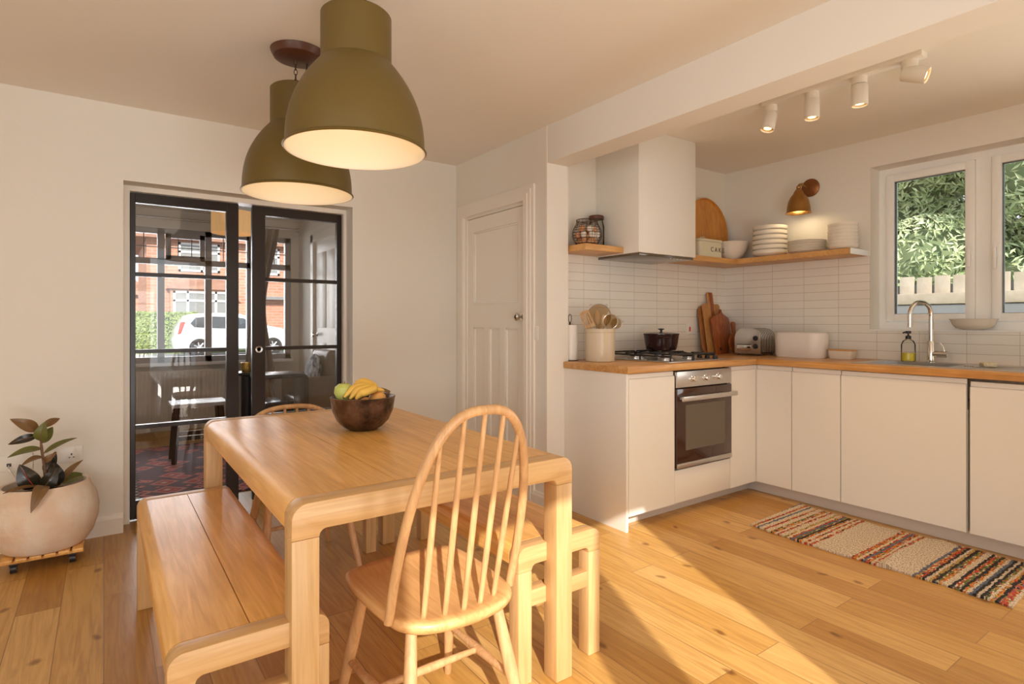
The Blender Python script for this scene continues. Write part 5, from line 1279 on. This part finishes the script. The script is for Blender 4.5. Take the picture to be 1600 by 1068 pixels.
# curtain and pole
t = thing('curtain_pole', 'metal curtain pole with finial over the front window', 'curtain pole', (1.3, 7.1, 2.28))
obj('rod', G().cyl((-0.9, 7.10, 2.285), (1.88, 7.10, 2.285), 0.012, n=14), M['steel'], t)
obj('finial', G().ball((1.90, 7.10, 2.285), 0.024), M['steel'], t)
t = thing('curtain', 'grey linen curtain gathered beside the front window', 'curtain', (1.55, 7.1, 0.05))
def cf(u, v):
    w_ = 0.16*(1-0.55*math.sin(PI*min(1, v*1.25))**2) if v < 0.8 else 0.16*(0.75+0.25*(v-0.8)/0.2)
    z = 2.27-2.2*v; c_ = 1.52-0.06*math.sin(PI*v)
    return (c_+(u-0.5)*2*w_, 7.10+0.028*math.sin(u*30+v*2), z)
g = G().grid(cf, 60, 24); nb = len(g.v); g.add([(x, y-0.003, z) for x, y, z in g.v], [f[::-1] for f in g.f])
obj('cloth', g, M['curtain'], t)
g = G()
for k in range(6): x_ = 1.38+k*0.058; g.tube([(x_, 7.10+0.018*math.cos(2*PI*q/14), 2.285+0.018*math.sin(2*PI*q/14)) for q in range(14)], 0.0022, 5, closed=True)
obj('rings', g, M['steel'], t)
# radiator
t = thing('radiator', 'white ribbed radiator under the front window', 'radiator', (0.5, 7.15, 0.12))
g = B(-0.3, 1.25, 7.13, 7.15, 0.12, 0.66)
for k in range(38): g.box(-0.29+k*0.0405, -0.27+k*0.0405, 7.118, 7.131, 0.14, 0.64, bev=0.003)
obj('ribbed_panel', g, M['radiator'], t)
obj('bracket', B(-0.1, -0.06, 7.15, 7.2495, 0.3, 0.5).box(1.0, 1.04, 7.15, 7.2495, 0.3, 0.5), M['radiator'], t)
# drum lamp shade
t = thing('drum_ceiling_lamp', 'pleated tan drum lampshade hanging in the front room', 'ceiling lamp', (0.93, 5.55, ZC))
g = G(); n = 72
vs = []
for z_ in (1.96, 2.15):
    for k in range(n): a = 2*PI*k/n; r = 0.17+(0.003 if k % 2 else -0.003); vs.append((0.93+r*math.cos(a), 5.55+r*math.sin(a), z_))
for z_ in (2.15, 1.96):
    for k in range(n): a = 2*PI*k/n; r = 0.165+(0.003 if k % 2 else -0.003); vs.append((0.93+r*math.cos(a), 5.55+r*math.sin(a), z_))
fs = [(i*n+k, i*n+(k+1) % n, ((i+1) % 4)*n+(k+1) % n, ((i+1) % 4)*n+k) for i in range(4) for k in range(n)]
g.add(vs, fs); obj('pleated_shade', g, M['drum'], t, smooth=False)
obj('flex', G().cyl((0.93, 5.55, 2.10), (0.93, 5.55, ZC-0.001), 0.004, n=8), M['upvc'], t)
obj('fitting', G().cyl((0.93, 5.55, 2.04), (0.93, 5.55, 2.11), 0.02, n=12).box(0.765, 1.095, 5.547, 5.553, 2.095, 2.10), M['upvc'], t)

# =================================================================== OUTSIDE, STREET SIDE
struct('ground_street', B(-30, 40, 7.55, 70, -0.12, -0.02), M['road'])
g = B(-25, 30, 25.0, 25.9, -0.02, 0.06)
struct('ground_verge', g, M['grass'])
def leafwall(n, fpos, size, seedv=1, slim=0.34):
    rnd = random.Random(seedv); g = G(); vs = []; fs = []
    for i in range(n):
        p, nm = fpos(rnd)
        d = Vector((rnd.uniform(-1, 1), rnd.uniform(-1, 1), rnd.uniform(-1, 1))).normalized()
        nm = (Vector(nm)+Vector((rnd.uniform(-1, 1), rnd.uniform(-1, 1), rnd.uniform(-1, 1)))*0.9).normalized()
        u = d.cross(nm)
        if u.length < 0.1: continue
        u.normalize(); w = nm.cross(u); L_ = size*rnd.uniform(0.6, 1.3); W_ = L_*slim
        p = Vector(p); k = len(vs)
        vs += [p-u*L_*0.5, p+w*W_*0.5+nm*L_*0.08, p+u*L_*0.5, p-w*W_*0.5+nm*L_*0.08]; fs.append((k, k+1, k+2, k+3))
    return g.add(vs, fs)
t = thing('street_hedge', 'clipped green hedge across the street left of the white car', 'hedge', (0, 26.4, 0))
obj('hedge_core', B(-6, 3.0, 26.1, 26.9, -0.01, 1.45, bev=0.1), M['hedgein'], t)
def hp_(r):
    a = r.random()
    if a < 0.8: return (r.uniform(-1, 3.05), 26.05+r.uniform(-.06, .06), r.uniform(0, 1.55)), (0, -1, 0.2)
    return (r.uniform(-1, 3.05), r.uniform(26.0, 26.9), 1.5+r.uniform(-.05, .08)), (0, 0, 1)
lw_ = obj('leaves', leafwall(7000, hp_, 0.16, 3), M['hedge'], t, smooth=False); lw_['kind'] = 'stuff'

# white hatchback
t = thing('car', 'white hatchback parked in the street before the brick house', 'car', (3.85, 23.3, -0.02))
cx0, cyn, cyf, zc0 = 1.93, 22.5, 24.1, -0.02
body = [(0.10, 0.22), (0.02, 0.32), (0.0, 0.62), (0.06, 0.70), (0.10, 0.98), (0.22, 1.18), (0.38, 1.42), (0.60, 1.49), (1.4, 1.53), (2.1, 1.50), (2.55, 1.34), (3.0, 1.08), (3.5, 0.98), (3.82, 0.84), (3.92, 0.62), (3.94, 0.35), (3.86, 0.22)]
g = G().prism([(cx0+x, zc0+z) for x, z in body], 'y', cyn, cyf, bev=0.10)
obj('body', g, M['carw'], t, angle=50)
for poly in ([(0.62, 1.02), (0.50, 1.16), (0.66, 1.36), (1.12, 1.40), (1.12, 0.99)], [(1.17, 0.99), (1.17, 1.40), (1.85, 1.39), (1.85, 0.97)], [(1.90, 0.97), (1.90, 1.38), (2.2, 1.34), (2.62, 1.06), (2.62, 0.97)]):
    obj('side_window', G().prism([(cx0+x, zc0+z) for x, z in poly], 'y', cyn-0.012, cyn+0.02, bev=0.005), M['carglass'], t)
obj('tail_lamp', G().prism([(cx0+x, zc0+z) for x, z in [(0.12, 0.78), (0.20, 1.20), (0.36, 1.22), (0.27, 0.95), (0.22, 0.80)]], 'y', cyn-0.01, cyn+0.05, bev=0.005), M['lampred'], t)
g = G()
for z_, a in ((0.62, 0),): g.box(cx0+1.14, cx0+1.15, cyn-0.006, cyn+0.01, 0.35, 1.0).box(cx0+2.0, cx0+2.01, cyn-0.006, cyn+0.01, 0.35, 1.0)
obj('door_gap', g, M['fenced'], t)
RX = Matrix.Rotation(PI/2, 4, 'X')
for wx in (0.78, 3.2):
    for yy, s_ in ((cyn-0.015, 1), (cyf+0.015, -1)):
        wo = obj('wheel', G().lathe([(0.0, -0.20), (0.30, -0.20), (0.315, -0.18), (0.315, 0.0), (0.30, 0.012), (0.22, 0.012), (0.20, -0.01), (0, -0.01)], (cx0+wx, yy, zc0+0.316), 36, mtx=RX if s_ > 0 else Matrix.Rotation(-PI/2, 4, 'X')), M['tyre'], t)
        gq = G()
        for k in range(7):
            a = 2*PI*k/7; gq.tube([(cx0+wx, yy-s_*0.004, zc0+0.316), (cx0+wx+0.19*math.cos(a), yy-s_*0.004, zc0+0.316+0.19*math.sin(a))], [0.04, 0.022], 8)
        obj('hubcap', gq, M['alloy'], wo)

# brick house opposite
t = thing('brick_house', 'red brick house with white windows and bay across the street', 'house', (8, 36, 0))
obj('wall', B(1.65, 16, 32, 40, -0.02, 5.25), M['brick'], t)
g = G().add([(1.2, 31.5, 5.15), (16.4, 31.5, 5.15), (16.4, 40.5, 5.15), (1.2, 40.5, 5.15), (5.2, 36, 8.0), (12.4, 36, 8.0), (1.2, 31.5, 5.32), (16.4, 31.5, 5.32), (16.4, 40.5, 5.32), (1.2, 40.5, 5.32)],
            [(0, 1, 2, 3), (0, 1, 7, 6), (1, 2, 8, 7), (2, 3, 9, 8), (3, 0, 6, 9), (6, 7, 5, 4), (7, 8, 5), (8, 9, 4, 5), (9, 6, 4)])
obj('roof', g, M['roof'], t, smooth=False)
def hwin(x0, x1, z0, z1, y, ms, tr=None):
    g = B(x0, x0+0.1, y-0.06, y+0.02, z0, z1).box(x1-0.1, x1, y-0.06, y+0.02, z0, z1).box(x0, x1, y-0.06, y+0.02, z0, z0+0.1).box(x0, x1, y-0.06, y+0.02, z1-0.1, z1)
    for m_ in ms: g.box(m_-0.05, m_+0.05, y-0.06, y+0.02, z0, z1)
    if tr: g.box(x0, x1, y-0.06, y+0.02, tr-0.05, tr+0.05)
    f = obj('window', g, M['upvc'], t)
    obj('pane', B(x0+0.05, x1-0.05, y-0.02, y-0.005, z0+0.05, z1-0.05), mat('net_curtained_pane', (0.30, 0.31, 0.30), 0.15), f)
hwin(2.95, 4.75, 3.65, 5.05, 32, (3.95,), 4.6)
hwin(6.3, 7.6, 3.65, 5.05, 32, (7.0,), 4.6)
obj('bay', B(2.55, 5.15, 31.1, 32, -0.02, 2.75), M['brick'], t)
g = G().add([(2.4, 30.95, 2.75), (5.3, 30.95, 2.75), (5.3, 32, 2.75), (2.4, 32, 2.75), (2.9, 32, 3.4), (4.8, 32, 3.4)], [(0, 1, 2, 3), (0, 1, 5, 4), (0, 4, 3), (1, 2, 5), (2, 3, 4, 5)])
obj('bay_roof', g, M['roof'], t, smooth=False)
hwin(2.65, 5.05, 1.0, 2.65, 31.1, (3.25, 4.45), 2.2)
g = B(6.2, 8.1, 31.5, 32.0, 2.35, 2.5); g.box(6.3, 6.4, 31.6, 31.7, 0, 2.35)
obj('porch_canopy', g, M['fenced'], t)
t = thing('distant_house', 'smaller house beyond the hedge at the left edge of the window', 'house', (-1, 48, 0))
obj('wall', B(-6, 2.35, 46, 54, -0.02, 3.0), M['brick'], t)
g = G().add([(-6.3, 45.6, 3.0), (2.7, 45.6, 3.0), (2.7, 54.4, 3.0), (-6.3, 54.4, 3.0), (-6.3, 50, 5.6), (0.6, 50, 5.6)], [(0, 1, 2, 3), (0, 1, 5, 4), (1, 2, 5), (2, 3, 4, 5), (3, 0, 4)])
obj('roof', g, M['roof'], t, smooth=False)
f = obj('window', B(0.2, 1.6, 45.93, 46.02, 1.2, 2.5), M['upvc'], t); obj('pane', B(0.3, 1.5, 45.91, 45.93, 1.3, 2.4), M['carglass'], f)

# =================================================================== OUTSIDE, KITCHEN SIDE
struct('ground_garden', B(XK+0.35, 20, -6, 7.4, -0.12, -0.02), M['grass'])
t = thing('garden_fence', 'weathered wooden garden fence outside the kitchen window', 'fence', (7.5, 2.0, -0.02))
for k in range(40):
    y_ = -1.6+k*0.17
    q = obj('board', B(7.50, 7.52, y_, y_+0.143, -0.019, 1.69+0.008*math.sin(k*2.3), bev=0.002), M['fence'], t)
obj('rail', B(7.44, 7.498, -1.7, 5.2, 1.38, 1.50, bev=0.004).box(7.44, 7.498, -1.7, 5.2, 0.3, 0.42, bev=0.004), M['fence'], t)
obj('lower_panel', B(7.455, 7.495, -1.7, 5.2, -0.01, 1.37), M['fenced'], t)
obj('back_panel', B(7.53, 7.55, -1.7, 5.2, 0.0, 1.60), M['fenced'], t)
t = thing('garden_shrub', 'tall leafy green shrub filling the view above the garden fence', 'shrub', (9.3, 2.2, -0.02))
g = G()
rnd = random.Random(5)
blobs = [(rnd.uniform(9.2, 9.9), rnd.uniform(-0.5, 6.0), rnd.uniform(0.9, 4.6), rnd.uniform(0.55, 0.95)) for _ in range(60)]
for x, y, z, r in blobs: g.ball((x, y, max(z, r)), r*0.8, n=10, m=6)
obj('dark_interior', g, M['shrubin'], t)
def sp_(r):
    x, y, z, R_ = r.choice(blobs); th = r.uniform(0, 2*PI); ph = math.acos(r.uniform(-1, 1))
    n = Vector((math.sin(ph)*math.cos(th), math.sin(ph)*math.sin(th), math.cos(ph)))
    if n.x > 0.3: n.x = -n.x
    return (x+n.x*R_, y+n.y*R_, max(z, R_)+n.z*R_), n
lv_ = obj('leaves', leafwall(85000, sp_, 0.125, 9, 0.26), M['shrub'], t, smooth=False); lv_['kind'] = 'stuff'
obj('trunk', G().tube([(9.5, 2.5, -0.02), (9.5, 2.4, 1.6)], [0.12, 0.08], 10), M['stem'], t)
for o in bpy.data.objects:
    if o.name.startswith('ground'): o['kind'] = 'structure'
